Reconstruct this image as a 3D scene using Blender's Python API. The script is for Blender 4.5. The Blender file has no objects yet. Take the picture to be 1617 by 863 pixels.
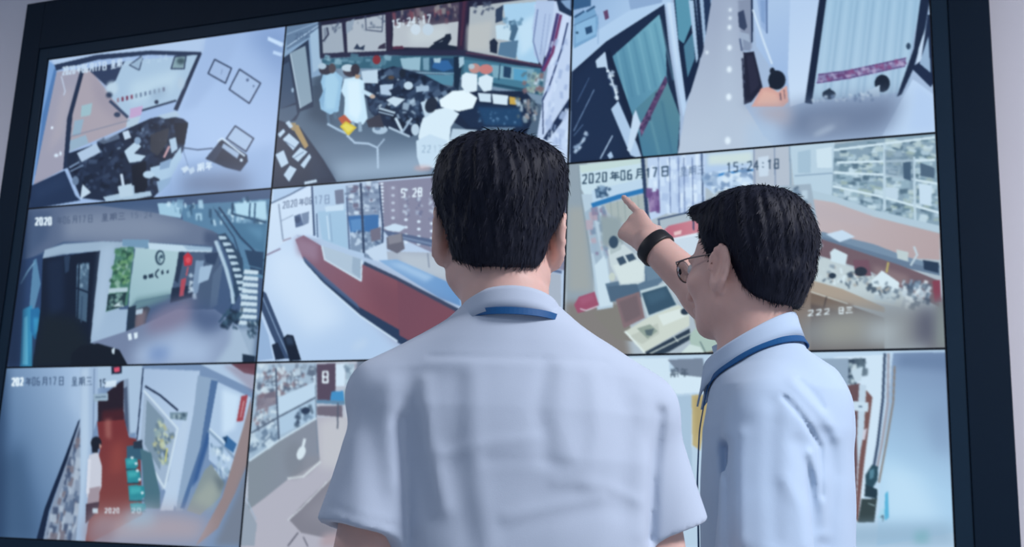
import bpy, bmesh, math, random
import numpy as np
from mathutils import Vector, Matrix

# ------------------------------------------------------------------ camera, world, lights
FX = 1812.42                                   # focal length in pixels of the 1617 x 863 frame
CAM = np.array([3.68360, -3.65122, 1.18530])
RT = np.array([0.93242019, 0.35931798, 0.03851211])
DN = np.array([-0.04510346, 0.22145037, -0.97412803])
FW = np.array([-0.35855024, 0.90655961, 0.22269127])
scene = bpy.context.scene
COL = scene.collection
cd = bpy.data.cameras.new('camera')
cam = bpy.data.objects.new('camera', cd)
COL.objects.link(cam)
cd.sensor_width = 36.0
cd.lens = 36.0 * FX / 1617.0
cd.clip_start = 0.05
cd.dof.use_dof = True
cd.dof.focus_distance = 1.75
cd.dof.aperture_fstop = 9.0
m4 = Matrix.Identity(4)
for i in range(3):
    m4[i][0] = RT[i]; m4[i][1] = -DN[i]; m4[i][2] = -FW[i]; m4[i][3] = CAM[i]
cam.matrix_world = m4
scene.camera = cam

world = bpy.data.worlds.new('world')
scene.world = world
world.use_nodes = True
world.node_tree.nodes['Background'].inputs[0].default_value = (0.50, 0.68, 1.0, 1)
world.node_tree.nodes['Background'].inputs[1].default_value = 0.32

scene.view_settings.view_transform = 'Standard'
scene.view_settings.look = 'None'
scene.view_settings.gamma = 1.0
scene.view_settings.use_curve_mapping = False
scene.view_settings.exposure = 0.0

LAMPS = [(5.9, -2.5, 175), (5.2, -4.8, 20), (-0.6, -2.6, 38)]   # ceiling panels (x, y, watts)

# ------------------------------------------------------------------ helpers
def srgb(h):
    h = h.lstrip('#')
    v = np.array([int(h[i:i + 2], 16) / 255.0 for i in (0, 2, 4)])
    return np.where(v <= 0.04045, v / 12.92, ((v + 0.055) / 1.055) ** 2.4)

def rgba(h):
    return tuple(srgb(h)) + (1.0,)

def ray(x, y):
    return FW + RT * (x - 808.5) / FX + DN * (y - 431.5) / FX

def at(x, y, d):
    return CAM + d * ray(x, y)

def wallpt(x, y):
    d = ray(x, y)
    return CAM + d * (-CAM[1] / d[1])

def material(name, color, rough=0.6, spec=0.4, noise=None, bump=None, metal=0.0, sheen=0.0, sss=0.0):
    m = bpy.data.materials.new(name)
    m.use_nodes = True
    nt = m.node_tree
    b = nt.nodes['Principled BSDF']
    c = tuple(color) if not isinstance(color, str) else rgba(color)
    if len(c) == 3: c = c + (1.0,)
    b.inputs['Base Color'].default_value = c
    b.inputs['Roughness'].default_value = rough
    b.inputs['Specular IOR Level'].default_value = spec
    b.inputs['Metallic'].default_value = metal
    if sheen: b.inputs['Sheen Weight'].default_value = sheen
    if sss:
        b.inputs['Subsurface Weight'].default_value = sss
        b.inputs['Subsurface Radius'].default_value = (0.012, 0.005, 0.003)
    if noise or bump:
        tc = nt.nodes.new('ShaderNodeTexCoord')
    if noise:
        sc, amt = noise
        n = nt.nodes.new('ShaderNodeTexNoise'); n.inputs['Scale'].default_value = sc
        n.inputs['Detail'].default_value = 4
        nt.links.new(tc.outputs['Object'], n.inputs['Vector'])
        mx = nt.nodes.new('ShaderNodeMix'); mx.data_type = 'RGBA'
        mx.inputs[6].default_value = tuple(k * (1 - amt) for k in c[:3]) + (1,)
        mx.inputs[7].default_value = tuple(min(1, k * (1 + amt)) for k in c[:3]) + (1,)
        nt.links.new(n.outputs['Fac'], mx.inputs[0])
        nt.links.new(mx.outputs[2], b.inputs['Base Color'])
    if bump:
        sc, amt = bump
        n2 = nt.nodes.new('ShaderNodeTexNoise'); n2.inputs['Scale'].default_value = sc
        n2.inputs['Detail'].default_value = 3
        nt.links.new(tc.outputs['Object'], n2.inputs['Vector'])
        bp = nt.nodes.new('ShaderNodeBump'); bp.inputs['Strength'].default_value = amt
        bp.inputs['Distance'].default_value = 0.002
        nt.links.new(n2.outputs['Fac'], bp.inputs['Height'])
        nt.links.new(bp.outputs['Normal'], b.inputs['Normal'])
    return m

def link(name, me, mat=None, parent=None, smooth=False):
    o = bpy.data.objects.new(name, me)
    COL.objects.link(o)
    if mat: me.materials.append(mat)
    if parent: o.parent = parent
    if smooth: me.polygons.foreach_set('use_smooth', np.ones(len(me.polygons), bool))
    return o

def mesh_np(name, V, F):
    """F: int array (n,4) or (n,3)"""
    V = np.asarray(V, np.float32); F = np.asarray(F, np.int32)
    me = bpy.data.meshes.new(name)
    me.vertices.add(len(V)); me.vertices.foreach_set('co', V.ravel())
    k = F.shape[1]
    me.loops.add(F.size); me.loops.foreach_set('vertex_index', F.ravel())
    me.polygons.add(len(F))
    me.polygons.foreach_set('loop_start', np.arange(0, F.size, k, dtype=np.int32))
    me.update(calc_edges=True)
    me.validate()
    return me

def mesh_py(name, V, F):
    me = bpy.data.meshes.new(name)
    me.from_pydata([tuple(map(float, v)) for v in V], [], [tuple(map(int, f)) for f in F])
    me.update()
    return me

class MB:
    def __init__(s): s.V = []; s.F = []
    def box(s, x0, x1, y0, y1, z0, z1):
        n = len(s.V)
        s.V += [(x, y, z) for x in (x0, x1) for y in (y0, y1) for z in (z0, z1)]
        s.F += [tuple(n + i for i in f) for f in ((0, 1, 3, 2), (4, 6, 7, 5), (0, 4, 5, 1), (2, 3, 7, 6), (0, 2, 6, 4), (1, 5, 7, 3))]
        return s
    def tube(s, pts, r, seg=10, closed=False):
        pts = [np.array(p, float) for p in pts]; n = len(pts); rr = r if hasattr(r, '__len__') else [r] * n
        up = np.array([0.13, 0.21, 0.97]); base = len(s.V)
        for i, p in enumerate(pts):
            a = pts[(i - 1) % n] if (closed or i > 0) else p
            b = pts[(i + 1) % n] if (closed or i < n - 1) else p
            t = b - a; t /= np.linalg.norm(t) + 1e-12
            u = np.cross(up, t); u /= np.linalg.norm(u) + 1e-12; v = np.cross(t, u)
            for k in range(seg):
                w = 2 * math.pi * k / seg
                s.V.append(tuple(p + rr[i] * (math.cos(w) * u + math.sin(w) * v)))
        for i in range(n if closed else n - 1):
            j = (i + 1) % n
            for k in range(seg):
                l = (k + 1) % seg
                s.F.append((base + i * seg + k, base + i * seg + l, base + j * seg + l, base + j * seg + k))
        if not closed:
            s.F.append(tuple(base + k for k in range(seg))[::-1]); s.F.append(tuple(base + (n - 1) * seg + k for k in range(seg)))
        return s
    def build(s, name, mat, parent=None, smooth=False, bevel=0):
        me = mesh_py(name, s.V, s.F)
        o = link(name, me, mat, parent, smooth)
        if bevel:
            bm = bmesh.new(); bm.from_mesh(me)
            bmesh.ops.bevel(bm, geom=bm.edges[:], offset=bevel, segments=2, affect='EDGES', profile=0.6)
            bm.to_mesh(me); bm.free()
        return o

def empty(name, loc, rz=0.0):
    o = bpy.data.objects.new(name, None); COL.objects.link(o)
    o.location = loc; o.rotation_euler = (0, 0, rz); o.empty_display_size = 0.1
    return o

def tag(o, label, cat, group=None):
    o['label'] = label; o['category'] = cat
    if group: o['group'] = group
    return o

def structure(o):
    o['kind'] = 'structure'; return o

# ------------------------------------------------------------------ the room
PH = 0.685; PW = PH * 16 / 9          # one display panel
ZB = 1.10; ZT = ZB + 3 * PH; XR = 3 * PW
M_wall = material('painted_wall', (0.80, 0.78, 0.83), 0.85, 0.2, noise=(1.3, 0.04), bump=(90, 0.08))
M_floor = material('floor_tile', (0.36, 0.37, 0.39), 0.35, 0.4, noise=(3.0, 0.08))
M_ceil = material('ceiling_paint', (0.75, 0.75, 0.76), 0.9, 0.1, noise=(2.0, 0.03))
M_board = material('navy_laminate', (0.004, 0.014, 0.030), 0.5, 0.15, noise=(2.5, 0.12))
M_trim = material('navy_trim', (0.008, 0.026, 0.050), 0.45, 0.2, noise=(4.0, 0.10))
M_black = material('black_plastic', (0.006, 0.010, 0.020), 0.45, 0.4, noise=(30, 0.1))
M_metal = material('brushed_metal', (0.45, 0.46, 0.5), 0.35, 0.5, metal=1.0, noise=(40, 0.06))

structure(MB().box(-2.2, 6.6, 0.09, 0.25, 0, 3.75).build('wall_back', M_wall))
structure(MB().box(-2.2, 6.6, -7.0, 0.25, -0.12, 0).build('floor', M_floor))
structure(MB().box(-2.2, 6.6, -7.0, 0.25, 3.75, 3.87).build('ceiling', M_ceil))
structure(MB().box(-2.2, 6.6, 0.075, 0.09, 0, 0.09).build('baseboard_back', M_trim))

# surround of the video wall
SL, SR, ST, SB = -0.158, 3.828, 3.437, 0.94
sur = empty('video_wall_surround', (XR / 2, 0.09, SB))
tag(sur, 'dark navy frame around the whole block of nine display screens', 'frame')
def swb(*a):                                   # world box -> surround local box
    x0, x1, y0, y1, z0, z1 = a
    return MB().box(x0 - XR / 2, x1 - XR / 2, y0 - 0.09, y1 - 0.09, z0 - SB, z1 - SB)
tw = 0.052
swb(SL, -tw - .001, -0.012, 0.089, SB, ST).build('side_board', M_board, sur, bevel=0.003)
swb(XR + tw + .001, SR, -0.012, 0.089, SB, ST).build('side_board', M_board, sur, bevel=0.003)
swb(-tw, XR + tw, -0.012, 0.089, ZT + tw + .001, ST).build('top_board', M_board, sur, bevel=0.003)
swb(-tw, XR + tw, -0.012, 0.089, SB, ZB - tw - .001).build('bottom_board', M_board, sur, bevel=0.003)
swb(-tw, -.002, -0.006, 0.089, ZB - tw, ZT + tw).build('inner_trim', M_trim, sur, bevel=0.002)
swb(XR + .002, XR + tw, -0.006, 0.089, ZB - tw, ZT + tw).build('inner_trim', M_trim, sur, bevel=0.002)
swb(-.0015, XR + .0015, -0.006, 0.089, ZT + .002, ZT + tw).build('inner_trim', M_trim, sur, bevel=0.002)
swb(-.0015, XR + .0015, -0.006, 0.089, ZB - tw, ZB - .002).build('inner_trim', M_trim, sur, bevel=0.002)

# ceiling lamps (out of the picture, they light the room)
ml = bpy.data.materials.new('lamp_diffuser'); ml.use_nodes = True
ml.node_tree.nodes['Principled BSDF'].inputs['Emission Color'].default_value = (0.95, 0.96, 1.0, 1)
ml.node_tree.nodes['Principled BSDF'].inputs['Emission Strength'].default_value = 3.0
for k, (lx, ly, lw) in enumerate(LAMPS):
    r = empty('ceiling_light', (lx, ly, 3.70))
    tag(r, ['square ceiling panel light above the right end of the wall', 'square ceiling panel light behind the two men',
            'square ceiling panel light above the left end of the wall'][k], 'ceiling light', 'ceiling panel lights')
    MB().box(-.45, .45, -.45, .45, .004, .049).build('frame', M_metal, r, bevel=.004)
    MB().box(-.42, .42, -.42, .42, -.002, .003).build('diffuser', ml, r)
    ld = bpy.data.lights.new('panel_light', 'AREA'); ld.shape = 'SQUARE'; ld.size = 0.84; ld.energy = lw
    ld.color = (0.95, 0.94, 1.0)
    lo = bpy.data.objects.new('panel_light', ld); COL.objects.link(lo); lo.parent = r; lo.location = (0, 0, -0.012)
# ------------------------------------------------------------------ the pictures on the screens
# every picture is drawn shape by shape on a small raster in the panel's own plane and stored as colours on the
# vertices of the screen mesh; shapes are written in the coordinates of an enlarged look at the photograph (ox, oy, sc)
GLY = {
 '0': [[.15,0,.85,0,.85,1,.15,1,.15,0]], '1': [[.25,.2,.55,0,.55,1]], '2': [[.1,.1,.85,0,.85,.45,.1,1,.9,1]],
 '3': [[.1,0,.85,0,.85,1,.1,1],[.3,.48,.85,.48]], '4': [[.7,1,.7,0,.1,.68,.95,.68]], '5': [[.85,0,.15,0,.15,.45,.85,.45,.85,1,.1,1]],
 '6': [[.8,0,.15,.1,.15,1,.85,1,.85,.5,.15,.5]], '7': [[.1,0,.9,0,.4,1]], '8': [[.15,0,.85,0,.85,1,.15,1,.15,0],[.15,.48,.85,.48]],
 ':': [[.5,.25,.5,.33],[.5,.7,.5,.78]], ' ': [],
 'Y': [[.3,0,.1,.25],[.25,.15,.9,.15],[.25,.42,.85,.42],[.25,.42,.25,.68],[0,.68,1,.68],[.55,.15,.55,1]],      # nian
 'M': [[.25,0,.25,.7,.08,1],[.25,0,.8,0,.8,1,.65,.95],[.25,.32,.8,.32],[.25,.62,.8,.62]],                    # yue
 'D': [[.2,0,.8,0,.8,1,.2,1,.2,0],[.2,.5,.8,.5]],                                                             # ri
 'X': [[.25,0,.75,0,.75,.4,.25,.4,.25,0],[.25,.2,.75,.2],[.1,.58,.9,.58],[.15,.78,.85,.78],[0,1,1,1],[.5,.45,.5,1]],   # xing
 'Q': [[.05,.2,.5,.2],[.15,0,.15,.7],[.4,0,.4,.7],[.15,.42,.4,.42],[0,.7,.5,.7],[.15,.75,.05,1],[.4,.75,.5,1],[.6,0,.6,.7,.55,1],[.6,0,.95,0,.95,1],[.6,.33,.95,.33],[.6,.62,.95,.62]],  # qi
 'S': [[.1,.08,.9,.08],[.2,.5,.8,.5],[0,.95,1,.95]],                                                          # san
}

class Feed:
    def __init__(s, col, row, ox, oy, sc, w, h, base='808080', seed=1):
        s.c, s.r, s.ox, s.oy, s.sc, s.w, s.h = col, row, ox, oy, sc, w, h
        s.W, s.H = w * 2, h * 2
        s.im = np.empty((s.H, s.W, 3), np.float32); s.im[:] = s.hexc(base)
        s.rnd = random.Random(seed)
        q = s.map([(400, 400), (401, 400)])
        s.k = float(np.hypot(*(q[1] - q[0])))            # canvas pixels per drawing unit
    @staticmethod
    def hexc(h):
        if not isinstance(h, str): return np.array(h, np.float32)
        return np.array([int(h[i:i + 2], 16) for i in (0, 2, 4)], np.float32) / 255
    def frame(s, ox, oy, sc):
        s.ox, s.oy, s.sc = ox, oy, sc
        q = s.map([(400, 400), (401, 400)]); s.k = float(np.hypot(*(q[1] - q[0]))); return s
    def map(s, pts):
        out = []
        for x, y in pts:
            p = wallpt(s.ox + x / s.sc, s.oy + y / s.sc)
            u = p[0] / PW - s.c; v = (ZT - p[2]) / PH - s.r
            out.append((u * s.W, v * s.H))
        return np.array(out)
    def blend(s, mask, x0, y0, col, a):
        h, w = mask.shape
        X0, Y0 = max(0, x0), max(0, y0); X1, Y1 = min(s.W, x0 + w), min(s.H, y0 + h)
        if X1 <= X0 or Y1 <= Y0: return
        m = mask[Y0 - y0:Y1 - y0, X0 - x0:X1 - x0, None] * a
        if isinstance(col, np.ndarray) and col.ndim == 3: col = col[Y0 - y0:Y1 - y0, X0 - x0:X1 - x0]
        t = s.im[Y0:Y1, X0:X1]; t += (col - t) * m
    @staticmethod
    def boxblur(m, r):
        r = int(round(r))
        if r < 1: return m
        for _ in range(2):
            for ax in (0, 1):
                c = np.cumsum(np.pad(m, [(r + 1, r) if i == ax else (0, 0) for i in (0, 1)]), axis=ax)
                n = m.shape[ax]
                m = (np.take(c, range(2 * r + 1, 2 * r + 1 + n), ax) - np.take(c, range(0, n), ax)) / (2 * r + 1)
        return m
    def raw(s, Q, col, b=0, a=1.0, c2=None, g=None):
        pad = int(b * 2 + 2)
        x0, y0 = np.floor(Q.min(0)).astype(int) - pad; x1, y1 = np.ceil(Q.max(0)).astype(int) + pad
        x0, y0 = max(x0, -pad - 40), max(y0, -pad - 40); x1, y1 = min(x1, s.W + pad + 40), min(y1, s.H + pad + 40)
        if x1 <= x0 or y1 <= y0: return
        xs = np.arange(x0, x1) + .5; ys = np.arange(y0, y1) + .5
        ins = np.zeros((len(ys), len(xs)), bool)
        n = len(Q)
        for i in range(n):
            ax, ay = Q[i]; bx, by = Q[(i + 1) % n]
            if ay == by: continue
            rows = ((ay > ys) != (by > ys))
            if not rows.any(): continue
            xc = (bx - ax) * (ys - ay) / (by - ay) + ax
            ins ^= rows[:, None] & (xs[None, :] < xc[:, None])
        m = ins.astype(np.float32)
        if b: m = s.boxblur(m, b * .6)
        c = s.hexc(col)
        if c2 is not None:
            (gx0, gy0), (gx1, gy1) = s.map([(g[0], g[1]), (g[2], g[3])])
            d = np.array([gx1 - gx0, gy1 - gy0]); L = (d ** 2).sum() + 1e-9
            t = np.clip(((xs[None, :] - gx0) * d[0] + (ys[:, None] - gy0) * d[1]) / L, 0, 1)[..., None]
            c = (c * (1 - t) + s.hexc(c2) * t).astype(np.float32)
        s.blend(m, x0, y0, c, a)
    def P(s, col, *xy, b=0, a=1.0, c2=None, g=None):
        s.raw(s.map(list(zip(xy[0::2], xy[1::2]))), col, b * s.k, a, c2, g); return s
    def L(s, col, wd, *xy, b=0, a=1.0):
        pts = list(zip(xy[0::2], xy[1::2]))
        for (ax, ay), (bx, by) in zip(pts, pts[1:]):
            dx, dy = bx - ax, by - ay; l = math.hypot(dx, dy) + 1e-9
            nx, ny = -dy / l * wd / 2, dx / l * wd / 2; ex, ey = dx / l * wd * .2, dy / l * wd * .2
            s.P(col, ax + nx - ex, ay + ny - ey, bx + nx + ex, by + ny + ey, bx - nx + ex, by - ny + ey, ax - nx - ex, ay - ny - ey, b=b, a=a)
        return s
    def E(s, col, cx, cy, rx, ry, rot=0, b=0, a=1.0, n=28):
        c, q = math.cos(math.radians(rot)), math.sin(math.radians(rot)); f = []
        for i in range(n):
            t = 2 * math.pi * i / n; x, y = rx * math.cos(t), ry * math.sin(t)
            f += [cx + x * c - y * q, cy + x * q + y * c]
        return s.P(col, *f, b=b, a=a)
    def Q(s, col, wd, *xy, fill=None, b=0, a=1.0):          # outlined quad
        if fill: s.P(fill, *xy, b=b, a=a)
        return s.L(col, wd, *xy, xy[0], xy[1], b=b, a=a)
    def N(s, cols, n, poly, lo, hi, asp=2.0, ang=None, a=.85, b=2.2):   # clutter: small quads inside a polygon
        pts = list(zip(poly[0::2], poly[1::2])); xs = [p[0] for p in pts]; ys = [p[1] for p in pts]; k = 0
        for _ in range(n * 12):
            if k >= n: break
            x, y = s.rnd.uniform(min(xs), max(xs)), s.rnd.uniform(min(ys), max(ys)); ins = False
            for (ax, ay), (bx, by) in zip(pts, pts[1:] + pts[:1]):
                if (ay > y) != (by > y) and x < (bx - ax) * (y - ay) / (by - ay) + ax: ins = not ins
            if not ins: continue
            k += 1; L = s.rnd.uniform(lo, hi); w = L / s.rnd.uniform(1, asp)
            t = math.radians(s.rnd.uniform(0, 180) if ang is None else ang + s.rnd.uniform(-12, 12))
            c, q = math.cos(t), math.sin(t); f = []
            for dx, dy in ((-L, -w), (L, -w * s.rnd.uniform(.6, 1.2)), (L * s.rnd.uniform(.7, 1), w), (-L, w)):
                f += [x + (dx * c - dy * q) / 2, y + (dx * q + dy * c) / 2]
            s.P(s.rnd.choice(cols), *f, a=a, b=b)
        return s
    def T(s, txt, col, x0, y0, x1, y1, h, wd=3, a=1.0, sp=.25):
        adv = [1.75 if ch in 'YMDXQS' else 1.0 for ch in txt]; n = sum(adv); ux, uy = (x1 - x0) / n, (y1 - y0) / n; i = 0.0
        for ch, ad in zip(txt, adv):
            for st in GLY[ch]:
                f = []
                for gx, gy in zip(st[0::2], st[1::2]):
                    g_ = (.12 + gx * .80) * ad if ad > 1 else gx * (1 - sp)
                    f += [x0 + ux * (i + g_), y0 + uy * (i + g_) + gy * h]
                s.L(col, wd, *f, a=a)
            i += ad
        return s
    def mesh(s, name, mat, parent, blur=1):
        im = np.stack([s.boxblur(s.im[..., i], blur) for i in range(3)], -1)
        im = im.reshape(s.h, 2, s.w, 2, 3).mean((1, 3))
        im = np.clip(im * np.array([.935, .985, 1.0]) - np.array([.022, .004, -.004]) * (1 - im), 0, 1)   # the panels' cool white point
        lin = np.where(im <= .04045, im / 12.92, ((np.maximum(im, 0) + .055) / 1.055) ** 2.4)
        ex = .0030                                           # half of the dark seam
        xs = np.linspace(ex, PW - ex, s.w) - PW / 2; zs = np.linspace(PH - ex, ex, s.h)
        X, Z = np.meshgrid(xs, zs)
        V = np.stack([X, np.zeros_like(X), Z], -1).reshape(-1, 3)
        i = np.arange(s.w * s.h).reshape(s.h, s.w)
        F = np.stack([i[:-1, :-1], i[1:, :-1], i[1:, 1:], i[:-1, 1:]], -1).reshape(-1, 4)
        me = mesh_np(name, V, F)
        at_ = me.color_attributes.new('picture', 'FLOAT_COLOR', 'POINT')
        c = np.ones((s.w * s.h, 4), np.float32); c[:, :3] = lin.reshape(-1, 3)
        at_.data.foreach_set('color', c.ravel())
        return link(name, me, mat, parent)

M_screen = bpy.data.materials.new('lit_screen'); M_screen.use_nodes = True
_nt = M_screen.node_tree; _b = _nt.nodes['Principled BSDF']
_b.inputs['Base Color'].default_value = (0.01, 0.011, 0.014, 1); _b.inputs['Roughness'].default_value = 0.3
_b.inputs['Specular IOR Level'].default_value = 0.25
_a = _nt.nodes.new('ShaderNodeAttribute'); _a.attribute_name = 'picture'
_nt.links.new(_a.outputs['Color'], _b.inputs['Emission Color'])
_b.inputs['Emission Strength'].default_value = 1.0

FEEDS = []
# ---- office corner with a glazed partition and framed sheets on the wall
f = Feed(0, 0, 30, 20, 1187 / 440, 330, 186, 'a9bce2', 1); FEEDS.append((f, 'display panel showing an office with a dark cluttered desk and two framed sheets'))
f.P('a7bae2', 700, 0, 1200, 0, 1200, 900, 640, 900, c2='b4c6ea', g=(1130, 80, 760, 420))
f.P('8298c6', 960, 60, 1160, 40, 1160, 330, 1110, 250, 1000, 130, b=60, a=.75)
f.P('d3e2fa', 1062, 100, 1128, 128, 1122, 146, 1060, 116).P('c8d9f6', 1084, 160, 1124, 172, 1118, 186, 1082, 174)
f.P('bccbe8', 130, 185, 800, 90, 786, 170, 560, 160, 330, 178, 150, 222)
f.P('a5b7dd', 800, 95, 960, 60, 900, 200, 760, 400, 690, 420, 780, 165, a=.6, b=20)
f.P('2a3552', 145, 222, 330, 178, 560, 160, 778, 166, 774, 184, 560, 178, 335, 200, 158, 246)
f.P('7d9fd2', 128, 205, 152, 225, 160, 260, 110, 470, 62, 735, 50, 735, 90, 430).P('577bb0', 150, 235, 160, 250, 120, 440, 80, 640, 62, 735, 100, 430)
f.P('a89fb0', 160, 250, 262, 238, 205, 450, 188, 668, 60, 735, 118, 450)
f.P('b7aab4', 185, 330, 230, 320, 190, 520, 120, 600, b=24, a=.7)
f.E('f0f4ff', 140, 490, 5, 6).E('e8eefc', 158, 608, 9, 7, b=3).E('e8eefc', 176, 600, 5, 9, b=3)
f.L('c8cde0', 5, 180, 270, 196, 335, 190, 350)
f.P('b3a3ad', 280, 240, 300, 240, 466, 446, 474, 480, 214, 592, 228, 430)
f.P('a395a4', 300, 245, 380, 330, 460, 440, 420, 470, 330, 380, b=26, a=.7)
f.P('333d5b', 290, 238, 452, 206, 440, 236, 405, 300, 372, 312)
f.P('b3c6dd', 436, 232, 452, 205, 764, 178, 672, 376, 520, 418, 466, 446, 384, 350, 376, 318, 412, 288)
f.P('c9d9e8', 470, 300, 690, 240, 650, 330, 480, 390, b=30, a=.8).P('98acc6', 560, 330, 640, 310, 620, 360, 560, 380, b=20, a=.6)
f.E('c6d4e4', 396, 320, 26, 28, b=10).E('2f3a55', 384, 350, 14, 12, b=6)
f.Q('3c4763', 5, 470, 222, 512, 244, 526, 196, 520, 186, fill='a3b6ce')
f.Q('35405c', 6, 648, 238, 664, 186, 712, 182, 704, 238, fill='8fa5ae').E('42545f', 690, 205, 18, 14, b=8)
for i in range(11):
    x = 416 + i * 19.5; y = 374 - i * 4.6
    f.P(['a0808f', '7f3e57', '7d3550', '8a4a63', '8796ac', '7d8ca6', '76849f', '8492ac', '8c9ab2', '95a2b9', '7b7f98'][i], x, y - 10, x + 10, y - 12, x + 11, y + 6, x + 1, y + 8)
f.L('3a4562', 13, 388, 376, 462, 444).L('35405b', 9, 524, 416, 600, 394, 668, 374).E('27304a', 586, 380, 9, 9).E('39435e', 418, 434, 14, 11)
f.P('26304b', 764, 172, 780, 172, 676, 418, 658, 412)
f.E('bccadd', 690, 300, 16, 26, b=8)
f.P('242e49', 262, 238, 280, 240, 228, 432, 206, 662, 187, 668, 204, 450)
f.P('cba7cd', 474, 408, 528, 396, 520, 436, 470, 452).P('bccbdc', 462, 452, 520, 440, 502, 482, 456, 490)
f.P('a6bfc8', 266, 396, 312, 384, 304, 436, 262, 444).P('9cb0c4', 236, 460, 276, 452, 260, 520, 226, 522)
f.L('7c8098', 3, 222, 526, 470, 458)
f.P('9fb2c6', 218, 544, 284, 520, 296, 556, 216, 590)
f.P('20283f', 205, 600, 340, 556, 470, 490, 560, 450, 630, 436, 700, 452, 722, 470, 706, 560, 690, 610, 640, 720, 560, 800, 360, 802, 262, 790, 206, 660)
f.N(['232c45', '2d3752', '38435e', '171d30', '46526e', '11162a', '141a2c'], 190, (215, 600, 470, 500, 640, 440, 715, 470, 690, 600, 560, 780, 300, 780, 215, 660), 12, 42, 3)
f.N(['7585a2', '8f9fb8', '5a6a86'], 26, (300, 560, 640, 450, 700, 520, 640, 700, 330, 690), 6, 18, 3)
f.P('bac8e0', 246, 598, 330, 556, 347, 594, 266, 636).P('cbd7ea', 440, 508, 466, 500, 478, 532, 450, 542)
f.P('9aa7c0', 330, 546, 420, 510, 430, 536, 360, 560, a=.5)
f.L('8494b2', 7, 214, 660, 256, 636).L('7888a6', 6, 218, 676, 272, 650)
f.P('3e3b44', 560, 520, 640, 490, 630, 560, 590, 610, 560, 590, a=.9).P('131829', 660, 470, 720, 470, 706, 560, 672, 560)
f.P('b9c9de', 588, 440, 668, 418, 690, 440, 620, 452)
f.P('c4d4e6', 448, 590, 500, 545, 520, 570, 490, 600, 540, 610, 520, 632, 470, 640).E('8ea2bf', 505, 545, 14, 16)
f.P('0f1424', 478, 650, 540, 630, 548, 740, 520, 790, 488, 780)
f.L('d0d9ea', 12, 436, 690, 448, 760).L('c99aa0', 10, 640, 570, 618, 616).P('b8cae0', 640, 540, 668, 530, 676, 580, 650, 600)
f.P('b6cbe2', 560, 660, 640, 640, 690, 570, 694, 620, 650, 700, 590, 740, 600, 710, 560, 690).P('8fa6c6', 600, 640, 650, 620, 640, 660, 600, 670)
f.E('c0d2e6', 552, 690, 24, 16).P('9ab2cf', 586, 720, 650, 700, 640, 730, 596, 770)
f.P('b4c6da', 358, 786, 430, 770, 440, 740, 490, 736, 492, 770, 560, 760, 566, 780, 500, 794, 370, 804).P('c3d2e2', 420, 740, 480, 728, 486, 780, 430, 788)
f.P('ccd8e8', 270, 730, 306, 766, 260, 796).E('6d7d9a', 240, 716, 14, 20)
f.P('233150', 50, 738, 194, 672, 240, 780, 262, 800, 40, 840).P('2c3b5c', 60, 745, 190, 690, 210, 740, 70, 800, b=20, a=.6)
f.P('2b4560', 380, 812, 600, 790, 590, 830, 380, 850).N(['54708c', '3c5672', '1d2e46'], 20, (390, 815, 590, 795, 590, 840, 390, 840), 8, 26, 2, 85)
f.P('9bb0d8', 690, 640, 1090, 560, 1090, 860, 600, 860, 610, 770, b=30, a=.75)
f.L('45506d', 5, 690, 574, 760, 584, 826, 578).L('7888ac', 3, 700, 590, 720, 650, 700, 690)
f.P('20273e', 846, 560, 866, 532, 972, 606, 976, 634, 944, 676, 880, 660, 794, 622).P('2f3852', 800, 615, 850, 560, 870, 575, 830, 640)
f.P('a9b9d6', 872, 556, 940, 600, 930, 622, 864, 574).L('d8e3f5', 8, 848, 548, 866, 536, 962, 610).E('dfe8f8', 948, 628, 7, 7)
f.Q('2a334e', 6, 922, 482, 1000, 536, 968, 592, 884, 536, fill='b2c2e0')
f.Q('2d3754', 6, 834, 198, 906, 236, 880, 300, 806, 258, fill='aabbdf').Q('2d3754', 6, 940, 240, 1030, 300, 982, 386, 896, 326, fill='b0c1e3')
f.E('5b6a8f', 974, 286, 6, 7).E('6b7a9e', 1000, 312, 4, 5).L('7f8fb4', 3, 866, 240, 862, 262)
f.P('6d7592', 690, 700, 950, 690, 1000, 740, 930, 780, 700, 770, b=55, a=.95)
f.P('8ba0c6', 600, 800, 760, 770, 1000, 790, 1080, 740, 1080, 860, 600, 860, b=40, a=.8)
f.T('2020Y06M17D', 'd5dff0', 184, 232, 376, 208, 32, 5.5).T('XQ', 'd0dbee', 388, 206, 440, 196, 32, 5).T('S 15:24', 'c8d6ea', 444, 196, 640, 176, 26, 4, .55)
f.P('d5dfee', 690, 664, 716, 652, 726, 666, 704, 684).P('c8d4e8', 722, 668, 744, 656, 750, 676, 730, 690)
f.T('QY', 'e2eaf6', 756, 646, 826, 634, 32, 5)

# ---- nurses' station seen from above
f = Feed(1, 0, 420, 0, 1392 / 500, 400, 225, '8294ab', 2); FEEDS.append((f, 'display panel showing white-clad staff at a hospital service counter'))
f.P('56667c', 60, 400, 700, 300, 1340, 500, 1340, 860, 20, 860, 20, 500)
f.P('74839a', 190, 640, 420, 600, 740, 620, 740, 830, 300, 800, b=60, a=.8).P('a5b4ca', 280, 720, 700, 660, 740, 790, 320, 800, b=50, a=.8)
f.P('3d4a5f', 200, 330, 300, 300, 280, 560, 180, 520, b=30, a=.9)
f.P('8fa6c4', 80, 100, 240, 80, 240, 330, 60, 380, 60, 110).P('6b7f9c', 84, 110, 232, 92, 232, 140, 90, 220)
f.L('c3d3ea', 4, 92, 204, 230, 110).L('aabcd8', 3, 90, 150, 230, 96).T('2020', '4d5f7e', 124, 150, 214, 132, 24, 4, .7)
f.P('a9bed6', 192, 150, 232, 120, 244, 290, 206, 318)
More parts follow.
